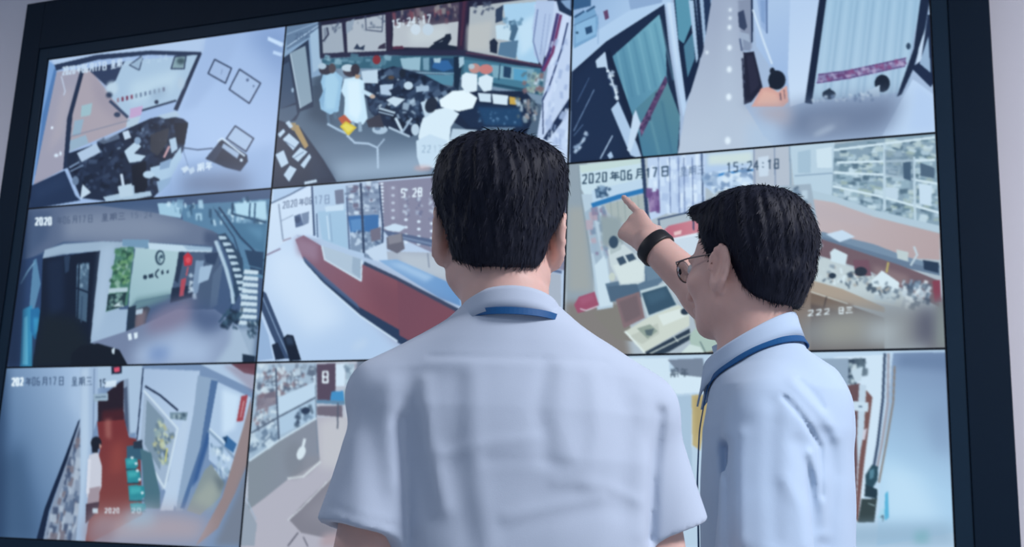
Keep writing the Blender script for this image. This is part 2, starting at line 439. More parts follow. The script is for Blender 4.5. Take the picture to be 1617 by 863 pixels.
f.P('2b3750', 64, 262, 186, 172, 208, 470, 150, 490, 130, 530, 66, 540).P('93a3b4', 106, 232, 172, 200, 202, 446, 150, 476).L('d0dcea', 4, 106, 236, 150, 476)
f.P('505f77', 60, 480, 130, 460, 136, 500, 100, 540, 58, 540)
f.P('40506b', 68, 290, 100, 270, 130, 450, 60, 480).E('9db0c8', 116, 396, 6, 10)
# windows to the hall
f.P('221f36', 228, 90, 540, 40, 900, -20, 1300, -20, 1230, 300, 880, 262, 540, 240, 236, 252)
f.P('a9aebb', 244, 112, 334, 98, 344, 228, 250, 236).P('b8bac4', 352, 94, 524, 62, 528, 222, 358, 232)
f.P('c3c2c8', 560, 100, 850, 60, 846, 210, 556, 206).P('4d4052', 554, 62, 600, 40, 850, 6, 852, 92, 720, 110, 700, 80, 556, 104)
f.N(['6a4a58', '43344a', '7d4654', '33304a', '7d6a74', '948a8c'], 60, (556, 60, 850, 4, 852, 88, 560, 104), 14, 40, 3, 80)
f.P('b9babf', 896, 30, 1240, -20, 1230, 100, 1160, 280, 886, 232).P('c9c4c2', 880, 110, 1000, 90, 980, 220, 880, 226, b=16, a=.8)
f.P('d2d3d6', 620, 130, 800, 110, 800, 180, 640, 196, b=24, a=.8)
f.N(['6b7488', '555c74', '8f95a4'], 20, (250, 110, 520, 70, 520, 130, 250, 140), 8, 22, 3)
f.L('4a4f66', 5, 436, 66, 440, 130, 510, 138, 514, 66).L('585e72', 4, 448, 120, 506, 118).P('858b9c', 252, 122, 270, 118, 276, 150, 256, 190)
f.L('2b2d45', 6, 250, 180, 274, 150, 268, 120)
f.P('9aa3b4', 350, 100, 390, 80, 376, 130, 352, 150)
f.P('303a52', 384, 214, 400, 190, 412, 208, 434, 196, 430, 220).P('3a3146', 498, 200, 524, 186, 526, 214, 490, 214)
f.E('d7dde8', 658, 128, 22, 24).E('ccd5e2', 712, 128, 24, 26)
f.P('1c2336', 712, 214, 730, 196, 776, 180, 790, 150, 812, 146, 816, 170, 800, 196, 848, 204, 846, 222).L('1c2336', 10, 740, 190, 800, 158)
f.P('5a2b42', 556, 204, 600, 200, 610, 214, 556, 216)
f.P('b3d2ec', 1044, 18, 1190, 6, 1230, 30, 1200, 280, 1110, 262, 1060, 130).P('d4e6f6', 1100, 110, 1190, 60, 1180, 200, 1120, 250, b=18, a=.8)
f.P('cfe0ee', 1010, 110, 1080, 104, 1080, 180, 1014, 170)
f.P('5d7b98', 1030, 186, 1110, 176, 1100, 258, 1020, 240).P('4d6a86', 1068, 92, 1096, 86, 1110, 126, 1090, 180, 1070, 176, 1080, 130)
f.N(['4d6f8c', '6c8fac', '89a8c2'], 22, (1040, 80, 1130, 80, 1120, 130, 1050, 130), 8, 22, 2)
f.P('232a3f', 984, 180, 1004, 166, 1020, 186, 1016, 236, 986, 228).P('34405a', 1010, 40, 1044, 20, 1040, 90, 1010, 100)
f.N(['5a6075', '454b63'], 12, (900, 20, 1010, 0, 1010, 60, 900, 60), 10, 26, 3)
f.P('33223c', 852, 0, 892, 0, 866, 236, 838, 244).P('4d2a40', 866, 0, 882, 0, 862, 200, 852, 200)
f.P('33263d', 524, 44, 550, 40, 552, 250, 536, 250).P('2c2740', 332, 100, 350, 96, 358, 240, 344, 244).P('2a2f45', 228, 92, 240, 92, 250, 250, 238, 260)
f.P('2c2a44', 238, 234, 540, 222, 860, 218, 1228, 286, 1224, 304, 860, 244, 540, 242, 240, 256)
f.L('5d3a50', 6, 880, 232, 1000, 246, 1216, 290)
# teal lower glass
f.P('3c6378', 244, 258, 540, 244, 860, 244, 1222, 306, 1216, 420, 1000, 380, 830, 330, 600, 300, 250, 300)
f.N(['6f93a8', '8fb0c2', '52788c'], 26, (250, 250, 540, 244, 540, 290, 250, 296), 12, 36, 2, 5)
f.P('9fbccc', 590, 256, 680, 250, 676, 310, 600, 300).P('7f9fb4', 690, 254, 718, 252, 716, 310, 692, 306)
f.P('28486a', 722, 254, 830, 256, 826, 320, 724, 316).P('35659c', 740, 268, 800, 264, 824, 300, 780, 314, 730, 296).P('b0c7d6', 736, 256, 770, 254, 766, 276, 740, 274)
f.P('5a8aa2', 600, 324, 830, 330, 820, 378, 720, 360, 560, 340).P('4d7c94', 870, 260, 1210, 300, 1204, 400, 1000, 362, 870, 318)
f.P('86aabc', 990, 284, 1180, 304, 1170, 360, 1000, 340).P('26405e', 1046, 290, 1080, 296, 1076, 344, 1044, 338).P('5fa0c4', 1090, 300, 1150, 308, 1146, 360, 1090, 350)
f.L('24435c', 7, 1000, 370, 1140, 396, 1216, 410).L('2a4860', 5, 1030, 282, 1024, 350).L('9cc0d4', 4, 590, 318, 830, 322)
f.P('1a2a40', 826, 250, 848, 246, 860, 300, 846, 400, 826, 380).P('aec6d6', 848, 252, 870, 250, 872, 280, 850, 300)
# desk clutter
f.P('1c2740', 430, 330, 560, 290, 700, 330, 830, 400, 1140, 400, 1200, 470, 1140, 600, 900, 580, 760, 500, 700, 560, 640, 600, 520, 560, 450, 480)
f.N(['101a2e', '27354f', '3a4a66', '51627e', '22304a'], 160, (440, 330, 560, 300, 830, 400, 760, 500, 660, 580, 460, 480), 12, 50, 3)
f.N(['aebed2', 'c9d6e6', '7f93ad', '5a6e8c'], 46, (440, 350, 560, 330, 830, 410, 740, 470, 640, 560, 470, 470), 8, 34, 3)
f.P('cad8e8', 418, 312, 490, 306, 492, 366, 426, 364).P('bccbe0', 500, 374, 560, 368, 550, 420, 504, 414).E('2b3447', 545, 345, 24, 14).E('59473f', 550, 340, 14, 8)
f.P('d2deec', 528, 440, 560, 424, 612, 436, 570, 470).P('1d2840', 540, 396, 590, 376, 600, 410, 560, 424).E('ccd9e8', 626, 376, 20, 18).P('a9bbd2', 660, 380, 716, 376, 716, 400, 660, 404)
f.P('141c30', 494, 470, 566, 488, 570, 520, 498, 500).L('c0cee0', 9, 498, 476, 566, 496).L('b0c0d6', 6, 496, 492, 560, 508)
f.L('cdd9e8', 12, 570, 520, 600, 580).L('bccadd', 10, 540, 560, 630, 600).L('a8b8cf', 9, 600, 580, 640, 520)
f.E('b4c4d8', 500, 570, 34, 20).E('6c7e98', 490, 565, 14, 8).E('c4d2e2', 656, 570, 18, 26).P('3d3a48', 440, 530, 500, 500, 520, 560, 450, 560)
f.P('1d2c48', 846, 500, 930, 450, 1140, 470, 1150, 560, 1060, 560, 900, 560).P('24456a', 930, 470, 1120, 476, 1130, 556, 960, 550, b=8).N(['7fa0c4', '33567c'], 26, (930, 480, 1120, 480, 1120, 550, 940, 550), 4, 10, 1.5)
f.P('d6e2f0', 932, 408, 990, 412, 990, 450, 940, 446).P('dfe9f4', 994, 412, 1066, 420, 1062, 462, 1000, 456).P('d4a84e', 1070, 424, 1120, 432, 1112, 462, 1072, 458)
f.P('6d7f96', 960, 560, 1100, 560, 1040, 600, 940, 580).P('c4d2e2', 820, 566, 930, 572, 880, 640, 800, 650)
# tablets and papers bottom left
f.P('1c2740', 30, 520, 150, 560, 250, 700, 310, 800, 20, 840).P('24324c', 180, 640, 300, 780, 200, 800, b=20, a=.7)
f.P('b08f5e', 112, 556, 140, 548, 186, 640, 170, 656).P('a48a66', 100, 540, 130, 540, 130, 580, 110, 570)
for q in ((72, 612, 100, 586, 146, 626, 118, 662), (112, 690, 150, 648, 182, 668, 140, 712), (40, 680, 76, 660, 98, 718, 66, 738), (76, 770, 104, 728, 134, 744, 100, 800), (150, 726, 190, 676, 198, 692, 166, 742), (50, 590, 76, 566, 84, 580, 60, 606), (84, 540, 100, 530, 118, 556, 104, 566)):
    f.P('c3d2e6', *q)
f.L('6f82a0', 4, 84, 622, 126, 650).L('6f82a0', 4, 120, 696, 164, 668).L('c9d5e5', 12, 170, 806, 220, 796)
# nurses
f.P('9fc3e0', 252, 320, 300, 310, 336, 340, 330, 400, 318, 490, 280, 504, 240, 480, 234, 440, 250, 400, 240, 360).P('b4d4ea', 262, 326, 300, 322, 320, 360, 300, 480, 262, 480, 256, 400, b=8, a=.8)
f.P('8eb2d2', 232, 440, 262, 380, 250, 480).L('5c7088', 12, 270, 500, 276, 545).L('5c7088', 12, 300, 496, 306, 520)
f.E('3b3644', 262, 306, 30, 22).E('b9c8d8', 246, 290, 18, 14).E('564a50', 290, 300, 16, 22)
f.P('d3e8f8', 344, 346, 396, 338, 430, 356, 432, 420, 446, 520, 426, 548, 374, 536, 342, 510, 346, 430, 330, 400).P('e8f4fd', 356, 356, 410, 350, 420, 480, 400, 530, 362, 500, b=10, a=.8)
f.E('453c48', 372, 312, 34, 26).E('c9d5e2', 360, 298, 28, 16).E('3c3440', 392, 306, 20, 26).P('b9967f', 392, 326, 416, 330, 406, 346, 392, 344)
f.L('cfe2f2', 18, 424, 400, 464, 420).E('c8ab9c', 468, 424, 12, 9).L('97a9be', 16, 412, 540, 414, 576).L('97a9be', 14, 380, 536, 384, 560)
f.L('adbfd6', 10, 270, 545, 320, 572, 360, 590)
f.P('c05a3c', 316, 520, 344, 504, 376, 536, 340, 556).P('e0c136', 324, 556, 350, 532, 398, 560, 362, 598).P('f0da5a', 334, 554, 352, 542, 386, 562, 360, 584)
f.L('b9c8de', 9, 356, 596, 390, 628, 450, 632, 490, 650, 492, 740).L('aab9d0', 7, 490, 648, 520, 612)
f.E('8a3038', 486, 262, 18, 20)
# person in white and figures at right
f.P('e4eef8', 690, 520, 730, 486, 800, 470, 850, 500, 812, 560, 806, 640, 792, 700, 740, 740, 700, 730, 680, 660, 670, 600, 680, 550).P('d2e0f0', 660, 620, 720, 590, 800, 620, 770, 730, 680, 740, 664, 690)
f.P('f2f8fd', 820, 400, 880, 396, 930, 430, 910, 476, 846, 490, 770, 470, 762, 440).P('c9d8e8', 680, 450, 706, 440, 740, 490, 700, 520)
f.E('252b3c', 726, 462, 26, 36, 20).E('1d2434', 600, 322, 14, 20)
f.T('22', '9fb2c8', 684, 640, 730, 640, 30, 4, .8).T('17', 'a8bace', 736, 640, 776, 640, 30, 4, .6).E('d8aaa8', 690, 740, 40, 12, b=10, a=.6)
f.P('e8f0f8', 862, 330, 880, 318, 930, 326, 928, 400, 880, 408, 860, 380).P('e2ecf6', 936, 340, 970, 326, 1000, 340, 992, 396, 958, 404, 934, 370)
f.E('c88f88', 918, 300, 26, 22).E('d0807c', 968, 304, 30, 22).E('b8c4cf', 904, 292, 14, 12)
f.N(['9bb0a8', 'c8d5e0', '5f7684', '7f9aa8', '8a6a70'], 44, (1130, 310, 1220, 330, 1210, 420, 1140, 400), 10, 30, 2)
f.N(['c2cedb', '7d8a98', '4f6070', '9c8f90'], 40, (1100, 440, 1200, 430, 1190, 530, 1110, 530), 10, 32, 3, 80)
# curtains at right
f.P('cdd6f0', 1180, 20, 1400, -20, 1400, 760, 1190, 620, 1240, 300)
f.P('bcc8e6', 1190, 0, 1270, 0, 1262, 80, 1216, 290, 1180, 240, 1172, 120, a=.95).L('6d7ba8', 5, 1196, 40, 1176, 180, 1200, 270)
f.L('8f9cc4', 3, 1230, 60, 1206, 240).L('a3afd2', 4, 1250, 60, 1224, 250)
f.L('4a3f74', 14, 1284, 60, 1250, 220, 1216, 310).L('7a3866', 12, 1298, 66, 1262, 230, 1222, 310)
f.P('d6ddf6', 1310, 70, 1336, 40, 1330, 120, 1260, 400, 1222, 560, 1224, 420)
f.L('2d3a68', 7, 1328, 100, 1300, 220, 1246, 380, 1218, 440).L('343f66', 5, 1218, 440, 1220, 590)
f.P('1d2b4c', 1220, 610, 1290, 500, 1336, 430, 1336, 470, 1300, 540, 1240, 620)
f.P('cfd9f4', 1240, 640, 1340, 500, 1400, 500, 1400, 740, 1300, 720).N(['b9c4e4', 'dde5fa', 'a9b6da'], 60, (1240, 200, 1330, 150, 1330, 700, 1230, 600), 10, 40, 4, 100)
f.P('23324f', 1278, 0, 1400, -20, 1400, 60, 1340, 70, 1290, 46).P('8ca4c8', 1296, 2, 1342, -4, 1342, 44, 1320, 30)
f.P('1c2944', 40, 90, 900, -30, 900, -14, 560, 40, 240, 92, 80, 116)
f.T('15:24:17', 'e8eef8', 552, 88, 730, 62, 34, 5, .95)

# ---- corridor with frosted glass doors
f = Feed(2, 0, 880, 0, 1617 / 620, 440, 248, 'aebcd8', 3); FEEDS.append((f, 'display panel showing a bright corridor between frosted glass doors'))
f.P('9db6da', 40, -200, 460, -200, 470, 10, 60, 300, c2='b9cdea', g=(80, 40, 300, 150))
f.P('bcd0ec', 60, 190, 300, 40, 430, 16, 60, 296)
f.P('7fa6cc', 70, 60, 150, 30, 168, 80, 160, 150, 66, 200).P('93b9dc', 74, 96, 156, 70, 158, 140, 74, 180).P('2f4d72', 112, 114, 140, 104, 144, 132, 118, 142).E('34506f', 80, 134, 6, 5)
f.L('3a5a80', 9, 70, 70, 108, 46).L('3a5a80', 9, 120, 46, 152, 26).L('5d7ea4', 4, 66, 104, 160, 60).P('3c5f88', 60, -20, 140, -40, 136, 24, 66, 40)
f.P('6a4568', 188, 46, 206, 38, 212, 74, 196, 82).L('8ea8cc', 3, 168, 60, 166, 180).P('96acd0', 290, -20, 440, -40, 430, 10, 300, 40)
f.P('1b2844', 58, 296, 200, 170, 440, 16, 460, 200, 505, 480, 500, 640, 350, 680, 50, 690).P('21304e', 60, 320, 190, 220, 280, 640, 60, 680, b=30, a=.6)
f.P('5e8ea8', 226, 232, 420, 58, 446, 200, 450, 320, 360, 440, 300, 470, 270, 380, c2='76a8bc', g=(250, 300, 440, 180))
for i in range(9):
    x = 246 + i * 22; f.L(['8fbccc', '4e7e9a'][i % 2], 7, x, 214 - i * 17, x + 40 + i * 2, 410 - i * 10, b=4, a=.55)
f.P('4f7e98', 300, 470, 450, 330, 505, 480, 494, 634, 356, 660, 330, 560, c2='5d8796', g=(330, 600, 480, 420))
f.L('7ba4b0', 9, 380, 480, 420, 640, b=5, a=.5).L('3d6884', 9, 430, 420, 470, 630, b=5, a=.5)
f.P('5b3f66', 338, 520, 446, 310, 452, 340, 344, 566).N(['8a6a8c', '3d2c52', '75557c'], 30, (338, 524, 446, 316, 450, 338, 344, 560), 8, 18, 2, 115)
f.P('16223c', 196, 212, 214, 200, 330, 540, 356, 670, 330, 680, 290, 500)
f.P('c5d4ea', 156, 250, 196, 212, 210, 300, 196, 276, 162, 280).P('b9cbe6', 220, 450, 250, 416, 330, 600, 350, 660, 300, 640)
f.P('cfdcf0', 310, 480, 322, 452, 342, 510, 300, 630, 286, 620)
f.L('dfe8f6', 12, 206, 290, 246, 410).L('28385a', 9, 206, 300, 238, 406).N(['eef4fc', 'c0cde2'], 18, (206, 292, 226, 288, 252, 400, 232, 410), 8, 16, 2, 20)
f.L('8ba0c4', 3, 66, 540, 150, 370).L('b9c8e2', 5, 176, 654, 226, 560).L('54688e', 3, 80, 420, 130, 320).L('62769a', 3, 66, 560, 104, 514)
f.N(['c3cfe4', '9fb0cc'], 20, (62, 620, 116, 540, 124, 556, 74, 646), 8, 18, 2, 125).P('b4c6e2', 204, 640, 220, 624, 230, 648, 214, 656)
f.P('c3d4ee', 446, 10, 478, 10, 530, 440, 518, 484, 478, 250).P('d2dff4', 452, 10, 466, 10, 500, 300, 490, 260)
f.P('15233f', 478, -20, 570, -20, 590, 230, 570, 330, 530, 420, 500, 200)
f.P('5f95ac', 484, -10, 548, -10, 556, 90, 520, 180, 498, 160).P('547f98', 520, 190, 560, 130, 566, 240, 536, 320).P('b4c8e2', 540, 0, 560, 0, 580, 240, 572, 260)
f.P('a8bcd8', 566, -20, 600, -20, 614, 150, 590, 220).P('1a2744', 570, -20, 584, -20, 604, 200, 590, 240).P('223353', 600, -20, 630, -20, 634, 100, 612, 160).P('8fa6c6', 630, -20, 650, -20, 648, 50, 634, 80)
f.P('a9aec4', 640, -30, 752, -30, 770, 250, 770, 430, 850, 560, 930, 640, 480, 720, 530, 440, 600, 210, c2='c3c9da', g=(690, 60, 680, 560))
f.P('bfc6d8', 700, 0, 720, 0, 740, 600, 660, 620, b=40, a=.6)
for (x, y, r) in ((709, 112, 8), (709, 196, 9), (708, 286, 10), (706, 400, 11), (702, 580, 12), (712, 40, 6), (616, 216, 6), (712, 74, 6)):
    f.E('eef2fb', x, y, r, r * 1.3, b=5)
f.P('8f94ab', 744, 0, 800, -10, 800, 200, 760, 210, b=6).P('3b4460', 744, 50, 768, 40, 782, 110, 770, 126, 748, 110).P('a9b2c8', 748, 130, 790, 140, 796, 190, 764, 196)
f.L('556080', 7, 752, 160, 760, 208).P('8d95ae', 764, 160, 796, 176, 796, 210, 768, 206)
f.P('b7c8e6', 800, -20, 960, -20, 950, 390, 880, 280, 820, 190, c2='a9bde2', g=(820, 40, 940, 300)).P('9fb3da', 822, -10, 870, -10, 864, 140, 840, 110).L('4d618c', 5, 862, -10, 864, 136).P('8ba2cc', 836, 0, 856, 0, 856, 100, 840, 84)
f.P('1f2c4a', 798, -20, 806, -20, 806, 170, 798, 180).L('dbe5f5', 8, 806, 40, 850, 170, 884, 262)
f.P('201f33', 766, 216, 810, 212, 846, 360, 800, 420, 774, 430).P('2e2b40', 780, 230, 806, 226, 832, 350, 796, 390, a=.8).L('2a2c42', 6, 762, 240, 772, 430)
f.P('c3d2ee', 960, -20, 1082, -20, 1026, 420, 960, 440, 950, 300, c2='d3def4', g=(970, 40, 1060, 360))
f.P('142039', 1082, -20, 1116, -20, 1050, 430, 1020, 424)
f.P('a9c4dc', 1112, -20, 1500, -20, 1490, 60, 1420, 380, 1050, 420, c2='b6cae0', g=(1250, 20, 1200, 360))
for i in range(17):
    x = 1128 + i * 22; f.L(['c3d8ea', '8eacc8', '7d9cba'][i % 3], 6, x, 0, x - 52 + i, 400, b=4, a=.55)
f.P('8f82ab', 1076, 304, 1200, 288, 1440, 236, 1434, 276, 1200, 326, 1068, 346).L('5d3f74', 4, 1076, 308, 1200, 292, 1436, 240).L('5d3f74', 4, 1070, 342, 1200, 322, 1434, 272)
f.N(['6b3f72', '8a4f80', 'b9a6c8'], 70, (1080, 312, 1200, 296, 1436, 244, 1432, 268, 1200, 318, 1074, 338), 9, 20, 2, 60)
f.P('16233e', 1500, -20, 1540, -20, 1516, 120, 1470, 280, 1420, 390, 1400, 400, 1470, 200).P('cdd9ee', 1520, 110, 1532, 90, 1540, 200, 1480, 270, 1490, 200).P('1a2744', 1528, 60, 1540, 60, 1560, 330, 1540, 360, 1460, 280, 1500, 250)
f.P('c9d8f2', 1466, 326, 1560, 396, 1560, 560, 1340, 560).P('bccdee', 1480, 350, 1556, 400, 1556, 540, 1450, 540, b=20, a=.7)
f.P('9fb4d0', 1530, 150, 1540, 300, 1494, 262).E('34465f', 1448, 190, 9, 14)
f.E('151c2c', 905, 330, 36, 40).E('1a2030', 886, 292, 11, 14).P('141a28', 872, 330, 890, 380, 876, 376).L('aeb8c8', 5, 876, 368, 912, 374)
f.P('e0a59a', 800, 440, 840, 364, 872, 358, 910, 380, 946, 352, 952, 420, 930, 440).P('eab5a6', 820, 430, 850, 372, 900, 386, 920, 430, b=8, a=.8).L('5a4756', 5, 918, 384, 922, 414).L('77606b', 4, 934, 370, 938, 408)
f.E('1e2a3c', 1120, 390, 28, 20).P('1f2b3d', 1108, 372, 1124, 362, 1136, 384).E('161f30', 1340, 344, 32, 36).P('c6d4e6', 1270, 380, 1330, 350, 1330, 400, 1280, 400)
f.N(['d3deee', '6f82a4', 'e6eef8'], 34, (1050, 400, 1300, 380, 1300, 416, 1050, 420), 8, 18, 2)
f.P('76809c', 950, 440, 1100, 416, 1300, 400, 1420, 390, 1380, 520, 1300, 560, 940, 580, b=60, a=.95).P('8f97b0', 1040, 480, 1200, 490, 1180, 540, 1040, 560, b=40, a=.7)
f.P('b9a7ae', 800, 440, 960, 430, 960, 520, 860, 500, b=40, a=.7).P('b9c8e0', 780, 500, 900, 520, 920, 640, 780, 640, b=40, a=.7)
f.P('9aa4bc', 740, 420, 800, 430, 790, 450, b=20, a=.6).E('aeb6ca', 1100, 540, 50, 12, -25, b=14, a=.8)

# ---- hall with a reception backdrop and a winding stair
f = Feed(0, 1, 0, 300, 1309 / 440, 330, 186, '46597c', 4); FEEDS.append((f, 'display panel showing a dim entrance hall with a winding staircase'))
f.P('6d7690', 130, 80, 460, 70, 760, 110, 1040, 190, 1000, 260, 600, 240, 300, 240, 120, 330, c2='5c6784', g=(500, 100, 160, 220))
f.P('8d93a8', 300, 110, 700, 110, 900, 190, 700, 236, 300, 230, b=40, a=.8).P('475676', 130, 90, 240, 100, 220, 230, 110, 330, b=30, a=.8)
f.P('4a5674', 960, 190, 1050, 200, 1010, 280, 960, 250, b=16)
f.P('a3b3c8', 210, 280, 300, 252, 480, 240, 700, 246, 700, 270, 470, 284, 300, 300, 200, 320).P('8d9db8', 130, 380, 200, 300, 200, 330, 150, 420)
f.P('31446a', 60, 340, 200, 300, 200, 860, 40, 860).P('5f86a8', 156, 330, 170, 320, 190, 440, 160, 560, 140, 700, 136, 560).L('7fa4c0', 6, 96, 440, 130, 380, 160, 340)
f.P('3c8cb4', 106, 560, 150, 540, 150, 830, 92, 830).P('63b0d0', 112, 600, 128, 590, 130, 820, 104, 820).P('2b6fa0', 142, 560, 180, 550, 220, 640, 210, 700, 160, 700, 142, 660).P('3f95c2', 156, 600, 200, 600, 206, 660, 160, 680, b=8)
f.L('9ec4dc', 5, 196, 590, 260, 570)
f.P('10182c', 200, 320, 470, 284, 440, 720, 424, 830, 150, 830, 190, 560).P('1c2740', 220, 330, 300, 310, 300, 560, 230, 600, b=20, a=.8)
f.P('2b3a54', 300, 310, 330, 306, 322, 380, 306, 390).P('4b6078', 360, 350, 420, 340, 406, 620, 356, 600).N(['7890a6', '5c748c', '93a8bc'], 22, (364, 350, 418, 346, 410, 460, 364, 460), 12, 26, 3, 90)
f.L('141f34', 8, 372, 340, 362, 620).L('141f34', 8, 360, 460, 424, 484).L('3a4c66', 7, 386, 500, 380, 620).P('1a1f22', 200, 580, 360, 600, 420, 720, 420, 830, 150, 830, b=30, a=.7)
f.P('9fb0c8', 470, 284, 560, 262, 560, 560, 600, 560, 590, 670, 424, 720, 440, 560, c2='a9bad2', g=(480, 320, 520, 640)).P('c0cde0', 470, 270, 540, 256, 500, 560, 440, 700, 450, 500, b=24, a=.5)
f.P('4f7a6c', 546, 272, 632, 262, 600, 540, 496, 572, 520, 440)
f.N(['6f9a80', '3d6a52', '96b4a2', '4d7c5c', '2c5040', '75a070'], 90, (550, 275, 626, 268, 600, 440, 520, 470), 10, 30, 2)
f.P('bcccd4', 512, 462, 600, 456, 600, 476, 510, 484).P('263a40', 506, 490, 594, 480, 584, 546, 500, 566).P('c8d4d8', 530, 546, 566, 520, 584, 548).N(['5c7a7c', '8aa8a0'], 16, (510, 490, 590, 485, 580, 540, 505, 555), 8, 20, 2)
f.P('b3c9d0', 636, 272, 846, 276, 810, 486, 640, 520, 604, 560, 610, 460, c2='a2bcc4', g=(740, 300, 640, 520)).P('6f8c94', 640, 510, 810, 480, 800, 510, 660, 560, 606, 600, 606, 560, b=16, a=.9)
f.E('33475a', 752, 316, 23, 36).E('a9bfc8', 754, 316, 15, 27).E('3a5064', 756, 318, 9, 16, 20).P('b3c9d0', 750, 318, 770, 322, 764, 334, 752, 330)
f.E('2a3a4e', 682, 408, 10, 11).P('2a3a4e', 698, 396, 720, 390, 720, 410, 700, 414).L('2a3a4e', 7, 746, 372, 734, 384, 732, 400, 742, 412).P('2a3a4e', 756, 382, 766, 372, 770, 392, 760, 398).P('2a3a4e', 782, 380, 792, 374, 794, 388, 784, 392).E('2a3a4e', 710, 404, 12, 7)
f.P('7a98b4', 575, 230, 700, 232, 700, 272, 575, 262).P('c9d8e6', 696, 246, 900, 260, 996, 270, 996, 290, 860, 290, 700, 276).P('8ba4c0', 860, 260, 1000, 264, 1000, 284, 880, 280, a=.6)
f.P('4d5c78', 846, 288, 990, 290, 1040, 280, 1000, 560, 900, 560, 800, 500).P('8598b4', 920, 330, 960, 330, 930, 480, 900, 500).P('a9bcd4', 940, 360, 1000, 350, 980, 420, 930, 440).P('30405e', 960, 300, 1030, 290, 1010, 350, 970, 340)
f.P('202b42', 806, 460, 900, 446, 910, 500, 800, 530).P('28344c', 840, 290, 870, 290, 836, 440, 820, 420).P('5a6a86', 1000, 400, 1050, 330, 1020, 540, 985, 560)
f.N(['dfe8f2', 'c3d2e4'], 8, (895, 390, 930, 390, 930, 500, 890, 500), 14, 26, 2)
f.P('c8303e', 862, 310, 884, 290, 906, 316, 900, 352, 866, 356).E('e0505a', 884, 328, 12, 14).P('b84a58', 850, 420, 876, 410, 862, 496, 842, 500).L('c05a66', 7, 884, 360, 876, 400)
f.P('3f4250', 606, 570, 690, 545, 706, 556, 690, 600, 676, 660, 596, 668).P('7a6870', 640, 580, 690, 560, 676, 650, 630, 650, b=10).P('263346', 602, 550, 640, 540, 630, 660, 594, 668)
f.P('b9c5d6', 640, 562, 672, 556, 668, 580, 636, 586)
f.P('7b83a0', 430, 716, 590, 664, 700, 620, 830, 560, 1010, 560, 1120, 640, 1200, 840, 590, 840, c2='95a0bd', g=(600, 700, 1000, 800))
f.P('887c96', 690, 600, 780, 540, 910, 500, 920, 600, 800, 680, 690, 680, b=40, a=.9).P('4a587c', 900, 520, 1060, 560, 1060, 640, 960, 680, 900, 620, b=40, a=.8)
f.P('b3c0dc', 640, 740, 850, 660, 1000, 720, 980, 830, 620, 830, b=50, a=.9).P('6f86b8', 700, 740, 800, 740, 780, 800, 700, 800, b=36, a=.8)
f.P('e6edf6', 600, 676, 616, 672, 620, 702, 604, 706).P('e6edf6', 628, 672, 646, 668, 646, 694, 632, 700)
f.P('5b80a0', 850, 70, 1270, 40, 1270, 420, 1150, 400, 1100, 250, 1000, 190, 860, 140)
f.P('a8c8de', 740, 60, 860, 60, 850, 130, 750, 112).N(['b9d6ea', '7fa2be', 'd2e6f4', '3f6280', '2f4f6c'], 70, (750, 60, 1260, 40, 1256, 140, 1080, 160, 900, 140), 12, 46, 4, 88)
f.L('2c4a68', 10, 1094, 60, 1092, 110, 1250, 150).P('b9d8ea', 1100, 60, 1250, 50, 1256, 140, 1110, 110, b=4).L('3a5a7a', 8, 1176, 60, 1172, 130).L('3a5a7a', 8, 1200, 60, 1196, 140).L('5c80a0', 6, 1040, 60, 1036, 130)
f.P('4d7696', 1060, 150, 1250, 160, 1240, 290, 1140, 250).P('5f8aaa', 1150, 170, 1240, 180, 1230, 240, b=16)
f.L('253c5a', 9, 1030, 80, 1130, 220, 1240, 330).L('2d4664', 7, 1010, 90, 1100, 220, 1140, 340, 1140, 440, 1080, 560, 1030, 620).P('2a4260', 1150, 280, 1240, 290, 1236, 400, 1180, 380).L('6d90ac', 4, 1150, 350, 1230, 370)
f.P('2f4560', 1020, 210, 1060, 200, 1140, 320, 1150, 440, 1100, 540, 1080, 520, 1100, 440, 1080, 330)
for i in range(10):
    t = i / 9; x = 1026 + 90 * t ** .7 + 10 * t; y = 214 + 270 * t
    f.P('c3d3e2', x, y, x + 34, y + 2, x + 44, y + 14, x + 6, y + 18)
f.L('b8cadc', 16, 1014, 240, 1060, 360, 1090, 470, 1096, 530).L('7c98b4', 4, 1026, 240, 1076, 380, 1104, 500)
for i in range(9):
    y = 372 + i * 30; x0 = 1150 - i * 3; f.P('d3dfea', x0, y, 1215 - i, y + 6, 1214 - i, y + 24, x0 - 6, y + 20); f.L('6f8aa4', 5, x0 - 6, y + 24, 1212, y + 29)
f.P('b4c2d6', 1090, 640, 1210, 640, 1196, 830, 1000, 830, 1080, 720, b=20, a=.85)
f.E('2a3c50', 1096, 596, 36, 22, -30).N(['22344a', '3c566c', '182638'], 30, (1050, 570, 1140, 560, 1130, 650, 1040, 650), 10, 34, 4).N(['26384c', '4a647a'], 26, (1160, 620, 1220, 610, 1200, 720, 1170, 700), 10, 34, 4, 60).P('1c2a3e', 1140, 770, 1200, 780, 1196, 830, 1140, 830)
f.P('10141f', 330, 830, 334, 770, 380, 730, 460, 720, 560, 750, 604, 830).P('d5dde8', 524, 748, 540, 740, 536, 772, 526, 766)
f.P('1a2640', 0, 300, 130, 80, 100, 840, 0, 840, b=30, a=.8)  # viewing-angle dimming of the panel, painted dark over the left edge
f.T('2020', 'f2f6fc', 164, 130, 246, 128, 32, 8).T('Y06M17D', '525c76', 262, 126, 440, 116, 32, 4, .8).T('XQS', '515a74', 472, 112, 590, 104, 32, 4, .85).T('15:24', '5b6680', 612, 104, 720, 104, 24, 4, .7)

